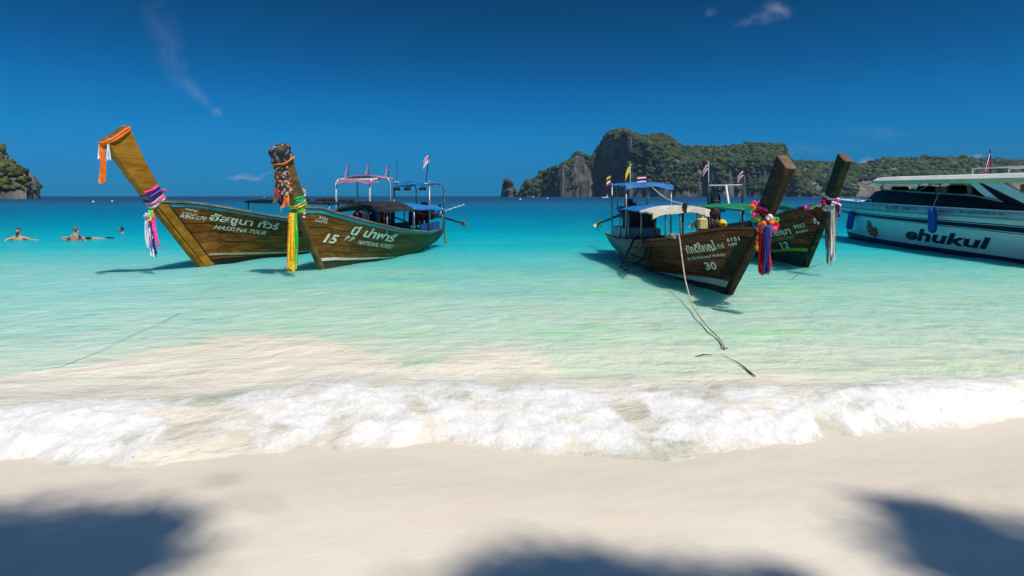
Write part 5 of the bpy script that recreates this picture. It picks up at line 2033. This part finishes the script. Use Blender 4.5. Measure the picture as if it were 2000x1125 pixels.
# foredeck and side decks
mb = MB()
dk = sb_levels(Yg)['deck']
a_ = sb_pt(Yg, dk, 0, -1)
b_ = sb_pt(Yg, dk, 0, 1)
mid = (a_ + b_) / 2 + np.array([0, 0, .05])
mb.grid(np.array([a_, mid, b_]))
mb.build('deck', GEL, S)
# smoked cabin side: a long wedge, both sides, and the raked front screen
for side in (-1, 1):
    mb = MB()
    Y = np.linspace(14.2, 21.6, 20)
    base = 1.36 + .15 * (Y - 14.5) / 6.1 + .0
    topz = np.interp(Y, [14.2, 16.2, 20.3, 20.75, 21.6], [1.40, 1.745, 1.95, 1.96, 1.53])
    topz = np.maximum(topz, base + .02)
    R = [sb_pt(Y, base, -.06, side), sb_pt(Y, (base + topz) / 2, -.10, side), sb_pt(Y, topz, -.16, side), sb_pt(Y, topz, -.20, side)]
    for q in R:
        q[:, 1] = Y
    mb.grid(np.array(R), flip=side > 0)
    mb.build('cabin_window', SMOKED, S)
mb = MB()
xa = np.linspace(-1.05, 1.05, 9)
lo = np.array([[SB_X + x * .98, 21.7 - .5 * x * x, 1.52] for x in xa])
hi = np.array([[SB_X + x * .98, 20.85 - .35 * x * x, 1.98] for x in xa])
mb.grid(np.array([lo, hi]))
mb.build('windscreen', SMOKED, S)
mb = MB()
mb.tube([sb_pt(15.2, 1.60, -.16), sb_pt(16.2, 1.775, -.16), sb_pt(18.2, 1.87, -.17), sb_pt(20.3, 1.98, -.18)], .025, 6)
mb.build('window_rail', GREY_STEEL, S, True)
# hardtop
mb = MB()
Yr = np.linspace(11.8, 20.7, 14)
xr = np.linspace(-1.15, 1.15, 9)
zr = 2.30 + .12 * (Yr - 11.8) / 8.9
top = np.array([[[SB_X + x * (1 if y < 19.5 else 1 - .10 * (y - 19.5)), y, z + .05 * (1 - (x / 1.15) ** 2)] for x in xr] for y, z in zip(Yr, zr)])
bot = top - np.array([0, 0, .11])
bot[:, 0, 0] -= .13
bot[:, -1, 0] += .13
bot[-1, :, 1] += .10
mb.grid(top)
for e0, e1 in ((top[:, 0], bot[:, 0]), (top[:, -1], bot[:, -1]), (top[0], bot[0]), (top[-1], bot[-1])):
    mb.grid(np.array([e0, e1]))
front = top[-1]
vis = front + np.array([0, .75, -.27])
mb.grid(np.array([front - [0, 0, .06], vis]))
mb.grid(np.array([front - [0, 0, .085], vis - [0, 0, .03]]), flip=True)
mb.grid(np.array([vis, vis - [0, 0, .03]]))
mb.build('hardtop', ROOFM, S)
mb = MB()
mb.grid(bot - [0, 0, .004], flip=True)
rim = bot[:, 0] + np.array([.10, 0, -.13])
mb.grid(np.array([bot[:, 0] + [.05, 0, -.005], rim]))
mb.build('ceiling', CREAM_UNDER, S)
# raked side arch with a dark triangular pane
for side in (-1, 1):
    def ap(Y, z, side=side):
        return np.array([SB_X + side * 1.17, Y, z])
    mb = MB()
    A = [ap(16.55, 2.26), ap(16.25, 2.26), ap(15.15, 1.50), ap(15.55, 1.55)]
    mb.prism(A, [q + np.array([-side * .09, 0, 0]) for q in A])
    A = [ap(16.25, 2.265), ap(15.55, 2.265), ap(13.9, 1.45), ap(14.35, 1.45)]
    mb.prism(A, [q + np.array([-side * .09, 0, 0]) for q in A])
    mb.build('arch', GEL, S)
    mb = MB()
    A = [ap(16.05, 2.14), ap(15.80, 2.12), ap(14.40, 1.47), ap(15.18, 1.49)]
    mb.prism([q + np.array([-side * .03, 0, 0]) for q in A], [q + np.array([-side * .05, 0, 0]) for q in A])
    mb.build('arch_window', SMOKED, S)
mb = MB()
for Y in (20.5, 18.6):
    for side in (-1, 1):
        mb.tube([sb_pt(Y, 1.9, -.2, side), np.array([SB_X + side * 1.05, Y - .25, 2.32])], .022, 6)
mb.tube([sb_pt(18.6, 1.86, -.2), np.array([SB_X - 1.05, 17.6, 2.28])], .018, 6)
mb.build('roof_pillar', GREY_STEEL, S, True)
# seats and helm seen through the open side
SEAT = mat('dark red seat vinyl', (.10, .02, .025), .5, var=.3)
SEATB = mat('black seat vinyl', (.015, .015, .018), .5, var=.3)
SEATW = mat('cream seat vinyl', (.50, .45, .40), .5, var=.15)
for Y, x, m_ in ((20.1, -.6, SEATB), (19.5, .3, SEATW), (18.9, -.55, SEATB), (18.3, .3, SEATW), (17.6, -.55, SEATB), (17.2, .5, SEAT), (16.7, -.5, SEATB), (20.3, .6, SEAT), (16.1, .4, SEATW)):
    mb = MB()
    mb.box((SB_X + x, Y, 1.84), (.62, .13, .50), bevel=.05)
    mb.box((SB_X + x, Y + .25, 1.58), (.62, .5, .12), bevel=.04)
    mb.build('seat', m_, S)
mb = MB()
mb.box((SB_X + .1, 20.45, 1.82), (1.7, .4, .36), bevel=.08)
mb.build('helm_console', mat('dark console', (.05, .045, .045), .5), S)
mb = MB()
mb.box((SB_X, 17, 1.30), (2.2, 8.6, .04))
mb.build('cockpit_floor', GEL_GREY, S)
# bow rail
mb = MB()
pr = [np.array([*sb_pt(Y, 1.52 + .15 * (Y - 20.6) / 6.1, -.05)[:2], 1.60 + .015 * (Y - 20)]) for Y in np.linspace(20.9, 24.2, 9)]
mb.tube(pr, .022, 6)
for q in pr[::2]:
    mb.tube([q, q - np.array([0, 0, .13])], .014, 6)
mb.build('bow_rail', WHITE_TUBE, S, True)
mb = MB()
for Y in (21.0, 22.4):
    mb.box(sb_pt(Y, 1.60, -.2), (.12, .22, .09), bevel=.02)
mb.build('cleat', mat('blue cleat', (.05, .25, .62), .5), S)
# roof rail
mb = MB()
mb.tube([np.array([SB_X - .55, 17.0, 2.40]), np.array([SB_X - .55, 17.0, 2.58]), np.array([SB_X - .55, 12.5, 2.52])], .02, 6)
mb.tube([np.array([SB_X + .55, 17.0, 2.40]), np.array([SB_X + .55, 17.0, 2.58]), np.array([SB_X + .55, 12.5, 2.52])], .02, 6)
mb.build('roof_rail', WHITE_TUBE, S, True)
flag_thing((SB_X - .1, 16.9, 2.42), .72, .016, 'drooping tricolour flag on the roof of the speedboat', ['navy', 'white', 'navy', 'red', 'red'], (.40, .40), (-1, -.3), droop=1.0)
lp = empty('stern_light', (SB_X + .25, 15.6, 2.4))
tag(lp, 'small white light on a stalk on the speedboat roof', 'lamp')
mb = MB()
mb.tube([(SB_X + .25, 15.6, 2.36), (SB_X + .25, 15.6, 2.68)], .012, 6)
mb.ball((SB_X + .25, 15.6, 2.70), (.05, .05, .05), 8, 6)
mb.build('stalk', WHITE_TUBE, lp, True)


def sb_locate(px, py):
    Y, z = np.meshgrid(np.linspace(13, 24.6, 500), np.linspace(0, 1.6, 120), indexing='ij')
    P = sb_pt(Y, z)
    x = 1000 + P[..., 0] / P[..., 1] * FPX
    y = HORIZ - (P[..., 2] - CAM_H) / P[..., 1] * FPX
    i = np.argmin((x - px) ** 2 + (y - py) ** 2)
    return Y.ravel()[i], z.ravel()[i]


def sb_letter(body, a, b, hk, material, shear=0.0, bold=.01, off=.016, name='lettering'):
    V, F = text_tris(body, shear, bold)
    y0, z0 = sb_locate(*a)
    y1, z1 = sb_locate(*b)
    x0, x1 = V[:, 0].min(), V[:, 0].max()
    f = (V[:, 0] - x0) / (x1 - x0)
    Yt = y0 + (y1 - y0) * f
    m_ = MB()
    m_.add(sb_pt(Yt, z0 + (z1 - z0) * f + V[:, 1] * (hk / FPX * Yt / .7), off), F)
    o = m_.build(name, material, S)
    o['kind'] = 'stuff'
    return o


sb_letter('ehukul', (1771, 466), (1941, 488), 23, GEL_NAVY, shear=.30, bold=.030)
sb_letter('โทร 082-2840127', (1731, 408.5), (1795, 411.5), 6.5, mat('grey blue lettering', (.05, .12, .17), .5, bump=0))
sb_letter('อนุญาต ๑๕ คน คนประจำเรือ ๒ คน', (1834, 415), (1961, 421), 6.5, mat('grey blue lettering', (.05, .12, .17), .5, bump=0))
# emblem: a blue swimmer shape over orange rings
mb = MB()
y0, z0 = sb_locate(1704, 450)


def disc(cy, cz, r0, r1, n=18, off=.030):
    a_ = [sb_pt(y0 + cy + r0 * math.cos(2 * math.pi * k / n), z0 + cz + r0 * math.sin(2 * math.pi * k / n), off) for k in range(n)]
    b_ = [sb_pt(y0 + cy + r1 * math.cos(2 * math.pi * k / n), z0 + cz + r1 * math.sin(2 * math.pi * k / n), off) for k in range(n)]
    return a_ + b_, [(k, (k + 1) % n, n + (k + 1) % n, n + k) for k in range(n)]


for cy, cz in ((.22, .04), (-.02, .0), (-.26, -.02), (.10, -.06), (-.14, -.09)):
    mb.add(*disc(cy, cz, .06, .155))
mb.build('emblem_rings', mat('emblem orange', (.80, .10, .01), .5, bump=0), S)
mb = MB()
mb.add(*disc(.10, .26, .001, .11, off=.034))
mb.add(*disc(.02, .20, .001, .08, off=.038))
mb.build('emblem_figure', mat('emblem blue', (.01, .16, .28), .5, bump=0), S)
# fenders hanging on cords
FEND = mat('blue fender vinyl', (.012, .10, .42), .4, var=.15, scale=4, bump=.05)
for (px, py0, py1, pxb, cord, lab) in ((1665, 412, 448, 1658, [(1679, 393), (1671, 402)], 'blue fender hanging near the speedboat bow, tilted'),
                                       (1821, 406, 455, 1821, [(1834, 376), (1828, 390)], 'blue fender hanging amidships over the speedboat lettering')):
    Y = sb_locate((px + pxb) / 2, (py0 + py1) / 2)[0]
    d_ = float(sb_pt(Y, .9)[0]) / Y if False else None
    yd = float(sb_pt(Y, 1.0)[1]) - (.30 if px > 1700 else .75)
    a_, b_ = W(px, py0, yd), W(pxb, py1, yd)
    rr = .118 if px > 1700 else .120
    fd = empty('fender', (a_ + b_) / 2)
    tag(fd, lab, 'fender', 'blue fenders on the speedboat')
    ax = (b_ - a_) / np.linalg.norm(b_ - a_)
    mb = MB()
    Ln = np.linalg.norm(b_ - a_)
    prof = [(0, .35), (.05, .75), (.10, .95), (.16, 1), (.84, 1), (.90, .95), (.95, .75), (1, .35)]
    mb.tube([a_ + ax * Ln * f for f, _ in prof], [rr * k for _, k in prof], 16)
    mb.build('fender_body', FEND, fd, True)
    mb = MB()
    mb.tube([a_ + ax * .02] + [W(x_, y_, yd + .08) for x_, y_ in cord[::-1]], .014, 6)
    mb.build('cord', ROPE, fd, True)

# ------------------------------------------------------------------ people
SKIN = mat('sunlit skin', (.48, .27, .17), .5, var=.12, scale=9, bump=.05)
HAIR_DARK = mat('dark hair', (.022, .016, .012), .5, var=.4, scale=30, bump=.4)
HAIR_FAIR = mat('fair brown hair', (.20, .12, .055), .5, var=.35, scale=30, bump=.4)


def skin_mesh(joints, edges, root_joint, sub=2):
    names = list(joints)
    me = bpy.data.meshes.new('body')
    me.from_pydata([joints[k][:3] for k in names], [(names.index(a), names.index(b)) for a, b in edges], [])
    o = bpy.data.objects.new('tmp', me)
    COL.objects.link(o)
    md = o.modifiers.new('skin', 'SKIN')
    md.use_smooth_shade = True
    for i, k in enumerate(names):
        rr = joints[k][3]
        sv = me.skin_vertices[0].data[i]
        sv.radius = rr if isinstance(rr, tuple) else (rr, rr)
        sv.use_root = k == root_joint
    ss = o.modifiers.new('sub', 'SUBSURF')
    ss.levels = ss.render_levels = sub
    dg = bpy.context.evaluated_depsgraph_get()
    out = bpy.data.meshes.new_from_object(o.evaluated_get(dg))
    bpy.data.objects.remove(o)
    bpy.data.meshes.remove(me)
    return out


def hand_joints(J, E, wrist, tip_dir, palm_n, side, key):
    """palm, four unequal slightly curled fingers and a thumb"""
    w_ = np.array(wrist, float)
    d = np.array(tip_dir, float)
    d /= np.linalg.norm(d)
    nrm = np.array(palm_n, float)
    nrm /= np.linalg.norm(nrm)
    a = np.cross(d, nrm) * side
    pc = w_ + d * .055
    J[key + 'palm'] = (*pc, (.030, .022))
    E.append((key + 'wrist', key + 'palm'))
    for i, (off, ln) in enumerate(((-.030, .062), (-.010, .072), (.011, .068), (.031, .052))):
        b = pc + d * .035 + a * off
        m = b + d * ln * .55 + nrm * .008
        t = b + d * ln + nrm * .024
        for nm, p, r_ in (('k', b, .0105), ('m', m, .009), ('t', t, .008)):
            J['%s%s%d' % (key, nm, i)] = (*p, r_)
        E += [(key + 'palm', '%sk%d' % (key, i)), ('%sk%d' % (key, i), '%sm%d' % (key, i)), ('%sm%d' % (key, i), '%st%d' % (key, i))]
    t1 = w_ + d * .03 - a * .045 + nrm * .01
    t2 = t1 + d * .035 - a * .015 + nrm * .012
    J[key + 'th1'] = (*t1, .011)
    J[key + 'th2'] = (*t2, .009)
    E += [(key + 'palm', key + 'th1'), (key + 'th1', key + 'th2')]


def head_mesh(mb, c, fwd, s=1.0):
    """skull with brow, nose, lips, chin and ears; c = centre of the head"""
    f = np.array(fwd, float)
    f /= np.linalg.norm(f)
    l = np.cross([0, 0, 1.0], f)
    l /= np.linalg.norm(l)
    u = np.cross(f, l)

    def at(x, y, z):
        return np.asarray(c) + (f * x + l * y + u * z) * s
    nu, nv = 16, 12
    V = []
    for j in range(nv + 1):
        ph = -math.pi / 2 + math.pi * j / nv
        for i in range(nu):
            th = 2 * math.pi * i / nu
            x, y, z = math.cos(ph) * math.cos(th), math.cos(ph) * math.sin(th), math.sin(ph)
            rx, ry, rz = .098, .076, .118
            if z < 0:
                ry *= 1 + .28 * z
                rx *= 1 + .10 * z if x > 0 else 1 + .35 * z
            px, py, pz = rx * x, ry * y, rz * z
            if x > .5 and abs(y) < .3:
                px += .022 * math.exp(-((z + .12) / .16) ** 2) * (1 - abs(y) / .3)      # nose
                px += .006 * math.exp(-((z + .50) / .07) ** 2) + .010 * math.exp(-((z + .8) / .12) ** 2)
            if x > .4 and .2 < abs(y) < .6:
                px -= .010 * math.exp(-((z - .10) / .12) ** 2)                              # eye sockets
            V.append(at(px, py, pz))
    fs = [(j * nu + i, j * nu + (i + 1) % nu, (j + 1) * nu + (i + 1) % nu, (j + 1) * nu + i) for j in range(nv) for i in range(nu)]
    mb.add(V, fs)
    for sd in (1, -1):
        mb.ball(at(-.005, .078 * sd, -.005), (.016 * s, .016 * s, .030 * s), 8, 6)
    return at


def person(name_label, loc, fwd, pose, hair, extra=None, skin=SKIN, shirt=None, shorts=None, group='people swimming'):
    root = empty('person', loc)
    tag(root, name_label, 'person', group)
    f = np.array([fwd[0], fwd[1], 0.0])
    f /= np.linalg.norm(f)
    l = np.array([-f[1], f[0], 0])
    o = np.asarray(loc, float)

    def w(p):
        return o + f * p[0] + l * p[1] + np.array([0, 0, p[2]])
    J, E = {}, []
    for k, v in pose.items():
        if k in ('head', 'headdir', 'edges'):
            continue
        J[k] = (*w(v[:3]), v[3])
    E += [('pelvis', 'belly'), ('belly', 'chest'), ('chest', 'neck'), ('neck', 'nape')]
    for sd in 'LR':
        E += [('chest', sd + 'sh'), (sd + 'sh', sd + 'el'), (sd + 'el', sd + 'wrist'), ('pelvis', sd + 'hip'), (sd + 'hip', sd + 'kn'), (sd + 'kn', sd + 'an'), (sd + 'an', sd + 'toe')]
        e, h = np.array(J[sd + 'el'][:3]), np.array(J[sd + 'wrist'][:3])
        hand_joints(J, E, h, h - e, (0, 0, -1), 1 if sd == 'L' else -1, sd)
    me = skin_mesh(J, E, 'pelvis')
    V = np.array([v.co[:] for v in me.vertices])
    F = [tuple(p.vertices) for p in me.polygons]
    mb = MB()
    mb.add(V, F)
    hd = pose['headdir']
    hf = f * hd[0] + l * hd[1] + np.array([0, 0, hd[2]])
    hc = w(pose['head'])
    at = head_mesh(mb, hc, hf)
    mb.build('body', skin, root, True)
    hm = MB()
    nu, nv = 14, 8
    Vh = []
    for j in range(nv + 1):
        ph = -.25 + (math.pi / 2 + .25) * j / nv
        for i in range(nu):
            th = 2 * math.pi * i / nu
            x, y, z = math.cos(ph) * math.cos(th), math.cos(ph) * math.sin(th), math.sin(ph)
            k = 1.0
            if x > 0.1 and z < .45:
                k = .86
            Vh.append(at((.108 * x - .006) * k, .086 * y * k, .126 * z + .004))
    hm.add(Vh, [(j * nu + i, j * nu + (i + 1) % nu, (j + 1) * nu + (i + 1) % nu, (j + 1) * nu + i) for j in range(nv) for i in range(nu)])
    hm.build('hair', hair, root, True)
    face = MB()
    for sd in (1, -1):
        face.ball(at(.082, .032 * sd, .012), (.012, .012, .009), 8, 6)
    face.build('eyes', mat('dark eyes', (.02, .015, .012), .3, bump=0), root, True)
    if shirt:
        SJ = {k: J[k] for k in ('pelvis', 'belly', 'chest', 'Lsh', 'Rsh')}
        SJ = {k: (*v[:3], tuple(q * 1.13 + .008 for q in (v[3] if isinstance(v[3], tuple) else (v[3], v[3])))) for k, v in SJ.items()}
        for sd in 'LR':
            a, b = np.array(J[sd + 'sh'][:3]), np.array(J[sd + 'el'][:3])
            SJ[sd + 'slv'] = (*(a * .35 + b * .65), .062)
        sm = skin_mesh(SJ, [('pelvis', 'belly'), ('belly', 'chest'), ('chest', 'Lsh'), ('chest', 'Rsh'), ('Lsh', 'Lslv'), ('Rsh', 'Rslv')], 'pelvis')
        mb = MB()
        mb.add([v.co[:] for v in sm.vertices], [tuple(p.vertices) for p in sm.polygons])
        mb.build('shirt', shirt, root, True)
    if shorts:
        SJ = {'pelvis': (*J['pelvis'][:3], (.150, .125))}
        ed = []
        for sd in 'LR':
            SJ[sd + 'hip'] = (*J[sd + 'hip'][:3], .100)
            a, b = np.array(J[sd + 'hip'][:3]), np.array(J[sd + 'kn'][:3])
            SJ[sd + 'end'] = (*(a * .3 + b * .7), .086)
            ed += [('pelvis', sd + 'hip'), (sd + 'hip', sd + 'end')]
        sm = skin_mesh(SJ, ed, 'pelvis')
        mb = MB()
        mb.add([v.co[:] for v in sm.vertices], [tuple(p.vertices) for p in sm.polygons])
        mb.build('shorts', shorts, root, True)
    if extra:
        extra(root, w, at)
    return root


def pose_upright(dz, arms, head=(0.02, 0, 0), headdir=(1, 0, 0)):
    """body hanging upright in the water; dz = height of the shoulders above the water"""
    p = {'pelvis': (0, 0, dz - .55, (.135, .10)), 'belly': (0, 0, dz - .36, (.125, .095)), 'chest': (0, 0, dz - .13, (.155, .105)), 'neck': (.0, 0, dz + .02, .062), 'nape': (.012, 0, dz + .11, .056),
         'Lsh': (0, .17, dz - .045, .062), 'Rsh': (0, -.17, dz - .045, .062),
         'Lhip': (0, .09, dz - .66, .088), 'Rhip': (0, -.09, dz - .66, .088), 'Lkn': (.10, .10, dz - 1.02, .060), 'Rkn': (.16, -.10, dz - 1.00, .060), 'Lan': (-.05, .10, dz - 1.36, .042), 'Ran': (.0, -.10, dz - 1.36, .042),
         'Ltoe': (.08, .11, dz - 1.44, .032), 'Rtoe': (.14, -.11, dz - 1.44, .032)}
    p.update(arms)
    p['head'] = (.03 + head[0], head[1], dz + .215 + head[2])
    p['headdir'] = headdir
    return p


def sea_at(px, py):
    g = G(px, py, 0)
    z = sea_fields(np.array([g[0]]), np.array([g[1]]))[0][0]
    return np.array([g[0], g[1], z])


# 1: bearded swimmer at the far left, facing the beach
p0 = sea_at(36, 469)


def beard(root, w, at):
    mb = MB()
    mb.ball(at(.062, 0, -.075), (.045, .058, .048), 10, 7)
    mb.build('beard', HAIR_DARK, root, True)


person('dark-haired bearded swimmer alone at the far left', p0, (.5, -1, 0),
       pose_upright(.13, {'Lel': (.20, .42, .0, .044), 'Lwrist': (.30, .66, -.02, .032), 'Rel': (.16, -.38, -.02, .044), 'Rwrist': (.40, -.30, -.08, .032)}, headdir=(1, -.25, 0)), HAIR_DARK, beard)

# 2: swimmer seen from behind, with straps
p1 = sea_at(146, 470)


def straps(root, w, at):
    for sd in (1, -1):
        mb = MB()
        mb.tube([w((.06, .115 * sd, .07)), w((.0, .125 * sd, .105)), w((-.085, .13 * sd, .03)), w((-.115, .12 * sd, -.08))], .014, 6)
        mb.build('strap', CL['red'], root, True)


person('fair-haired swimmer seen from behind with red straps', p1, (.1, 1, 0),
       pose_upright(.22, {'Lel': (.10, .42, .0, .044), 'Lwrist': (.16, .68, .02, .032), 'Rel': (.2, -.34, -.05, .044), 'Rwrist': (.42, -.30, -.06, .032)}, headdir=(1, .1, 0)), HAIR_FAIR, straps)

# 3: snorkeller floating face down, with mask and tube
p2 = sea_at(163, 468)


def snorkel(root, w, at):
    mb = MB()
    a_ = at(.10, .02, -.06)
    mb.tube([a_, at(.12, .09, -.04), at(.02, .11, .08), at(-.06, .11, .22)], .011, 6)
    mb.build('snorkel', mat('white snorkel', (.75, .75, .72), .4), root, True)
    mb = MB()
    mb.ball(at(.082, 0, .012), (.035, .07, .04), 10, 6)
    mb.build('mask', mat('clear mask', (.35, .50, .55), .2), root, True)
    mb = MB()
    for sd in (1, -1):
        mb.ball(w((-.95, .10 * sd, .01)), (.16, .08, .03), 8, 5)
    mb.build('fins', CL['black'], root, True)


prone = {'pelvis': (-.34, 0, .0, (.13, .095)), 'belly': (-.18, 0, .0, (.12, .09)), 'chest': (.02, 0, .02, (.15, .10)), 'neck': (.17, 0, .06, .06), 'nape': (.22, 0, .10, .055),
         'Lsh': (.06, .17, .0, .06), 'Rsh': (.06, -.17, .0, .06), 'Lel': (.28, .30, -.05, .043), 'Lwrist': (.50, .26, -.10, .032), 'Rel': (.22, -.36, .02, .043), 'Rwrist': (.40, -.56, .09, .032),
         'Lhip': (-.45, .09, -.02, .085), 'Rhip': (-.45, -.09, -.02, .085), 'Lkn': (-.78, .10, -.08, .058), 'Rkn': (-.78, -.10, -.05, .058), 'Lan': (-1.12, .10, -.10, .042), 'Ran': (-1.12, -.10, -.06, .042),
         'Ltoe': (-1.24, .1, -.10, .03), 'Rtoe': (-1.24, -.1, -.08, .03), 'head': (.31, 0, .14), 'headdir': (1, 0, .1)}
person('snorkeller with white tube floating beside the fair-haired swimmer', p2, (-.55, -1, 0), prone, HAIR_FAIR, snorkel, shirt=mat('dark swim shirt', (.02, .03, .03), .6))

# 4: swimmer further out, only the head above water
p3 = sea_at(239, 456)
person('swimmer furthest out with only the head above water', p3, (-.9, -.6, 0),
       pose_upright(-.03, {'Lel': (.16, .40, -.06, .044), 'Lwrist': (.30, .66, -.05, .032), 'Rel': (.20, -.38, -.06, .044), 'Rwrist': (.36, -.62, -.04, .032)}, headdir=(1, -.2, .05)), HAIR_DARK)

# a man sitting in the waist of boat 3
mz = .62
seat = H3.axis(1.35, .43, 0)
sit = {'pelvis': (0, 0, .10, (.135, .11)), 'belly': (.02, 0, .27, (.125, .10)), 'chest': (.05, 0, .47, (.155, .11)), 'neck': (.07, 0, .60, .06), 'nape': (.085, 0, .68, .055),
       'Lsh': (.05, .18, .55, .062), 'Rsh': (.05, -.18, .55, .062), 'Lel': (.18, .26, .32, .045), 'Lwrist': (.40, .16, .22, .033), 'Rel': (.22, -.24, .34, .045), 'Rwrist': (.46, -.14, .26, .033),
       'Lhip': (.04, .10, .08, .090), 'Rhip': (.04, -.10, .08, .090), 'Lkn': (.45, .13, .12, .062), 'Rkn': (.46, -.12, .12, .062), 'Lan': (.47, .13, -.30, .043), 'Ran': (.50, -.12, -.30, .043),
       'Ltoe': (.60, .14, -.35, .034), 'Rtoe': (.63, -.12, -.35, .034), 'head': (.10, 0, .78), 'headdir': (1, .05, -.1)}
person('man in dark clothes sitting near the bow of boat 30', (seat[0], seat[1], mz), (-.93, .25), sit, HAIR_DARK, skin=mat('deep tan skin', (.07, .038, .024), .5), shirt=mat('dark shirt', (.012, .02, .022), .8),
       shorts=mat('dark shorts', (.015, .015, .02), .8), group='people on the boats')

# ------------------------------------------------------------------ far boats, buoys and the float line
fb = empty('motorboat', sea_at(1182, 386.5))
tag(fb, 'tiny white motorboat far out before the limestone island', 'boat')
c0 = np.array([float(q) for q in fb.location])
mb = MB()
L_ = 7.0 * (c0[1] / 550)
prof = [(-L_ / 2, .9), (-L_ / 4, 1.1), (L_ / 4, 1.0), (L_ / 2, .05)]
rows = []
for z, k in ((-.3, .75), (.5, .95), (.95, 1.0)):
    rows.append([c0 + np.array([x * k, b, z]) for x, b in prof] + [c0 + np.array([x * k, -b, z]) for x, b in prof[::-1]])
    rows[-1].append(rows[-1][0])
mb.grid(np.array(rows))
mb.add(rows[-1][:-1], [tuple(range(8))])
mb.build('hull', GEL, fb)
mb = MB()
mb.box(c0 + np.array([L_ * .28, 0, 1.6]), (1.2, 1.4, 1.3), bevel=.2)
mb.tube([c0 + np.array([L_ * .28, 0, 2.2]), c0 + np.array([L_ * .28, 0, 4.6])], .12, 6)
mb.build('wheelhouse', ROOFM, fb)
BUOY = mat('white float plastic', (.78, .78, .76), .4, bump=0)
for i, (px, py, r_, lab) in enumerate(((516, 386, .55, 'white buoy on the horizon left of the prow of boat 15'), (1041, 385.5, 1.0, 'white buoy below the western cliff of the limestone island'),
                                       (1016, 390.5, .42, 'white buoy nearest the small rock stack'), (1069, 388.5, .5, 'white buoy east of the rock stack, second from it'),
                                       (182, 395, .28, 'pale buoy in the open water left of the orange stem, nearer one'), (219, 394, .28, 'pale buoy in the open water closest to the orange stem'))):
    p = sea_at(px, py)
    b = empty('marker_buoy', p)
    tag(b, lab, 'buoy', 'white marker buoys far out')
    mb = MB()
    mb.ball(p + np.array([0, 0, r_ * .4]), (r_, r_, r_ * .9), 12, 8)
    mb.build('float', BUOY, b, True)
    mb = MB()
    mb.tube([p + np.array([0, 0, r_]), p + np.array([0, 0, r_ * 2.0])], r_ * .12, 6)
    mb.build('staff', BUOY, b)
fl = empty('float_line', sea_at(858, 417))
tag(fl, 'string of white floats trailing across the water behind boat 15', 'float line')
for i in range(15):
    f_ = i / 14
    px, py = 858 + 47 * f_, 417 - 16.5 * f_ ** .9
    p = sea_at(px, py)
    p[2] = max(p[2], 0)
    r_ = .0009 * p[1] * (1.0 + .35 * math.sin(i * 2.3))
    mb = MB()
    mb.ball(p + np.array([0, 0, r_ * .3]), (r_ * 2.0, r_, r_), 8, 6)
    mb.build('float', BUOY, fl, True)
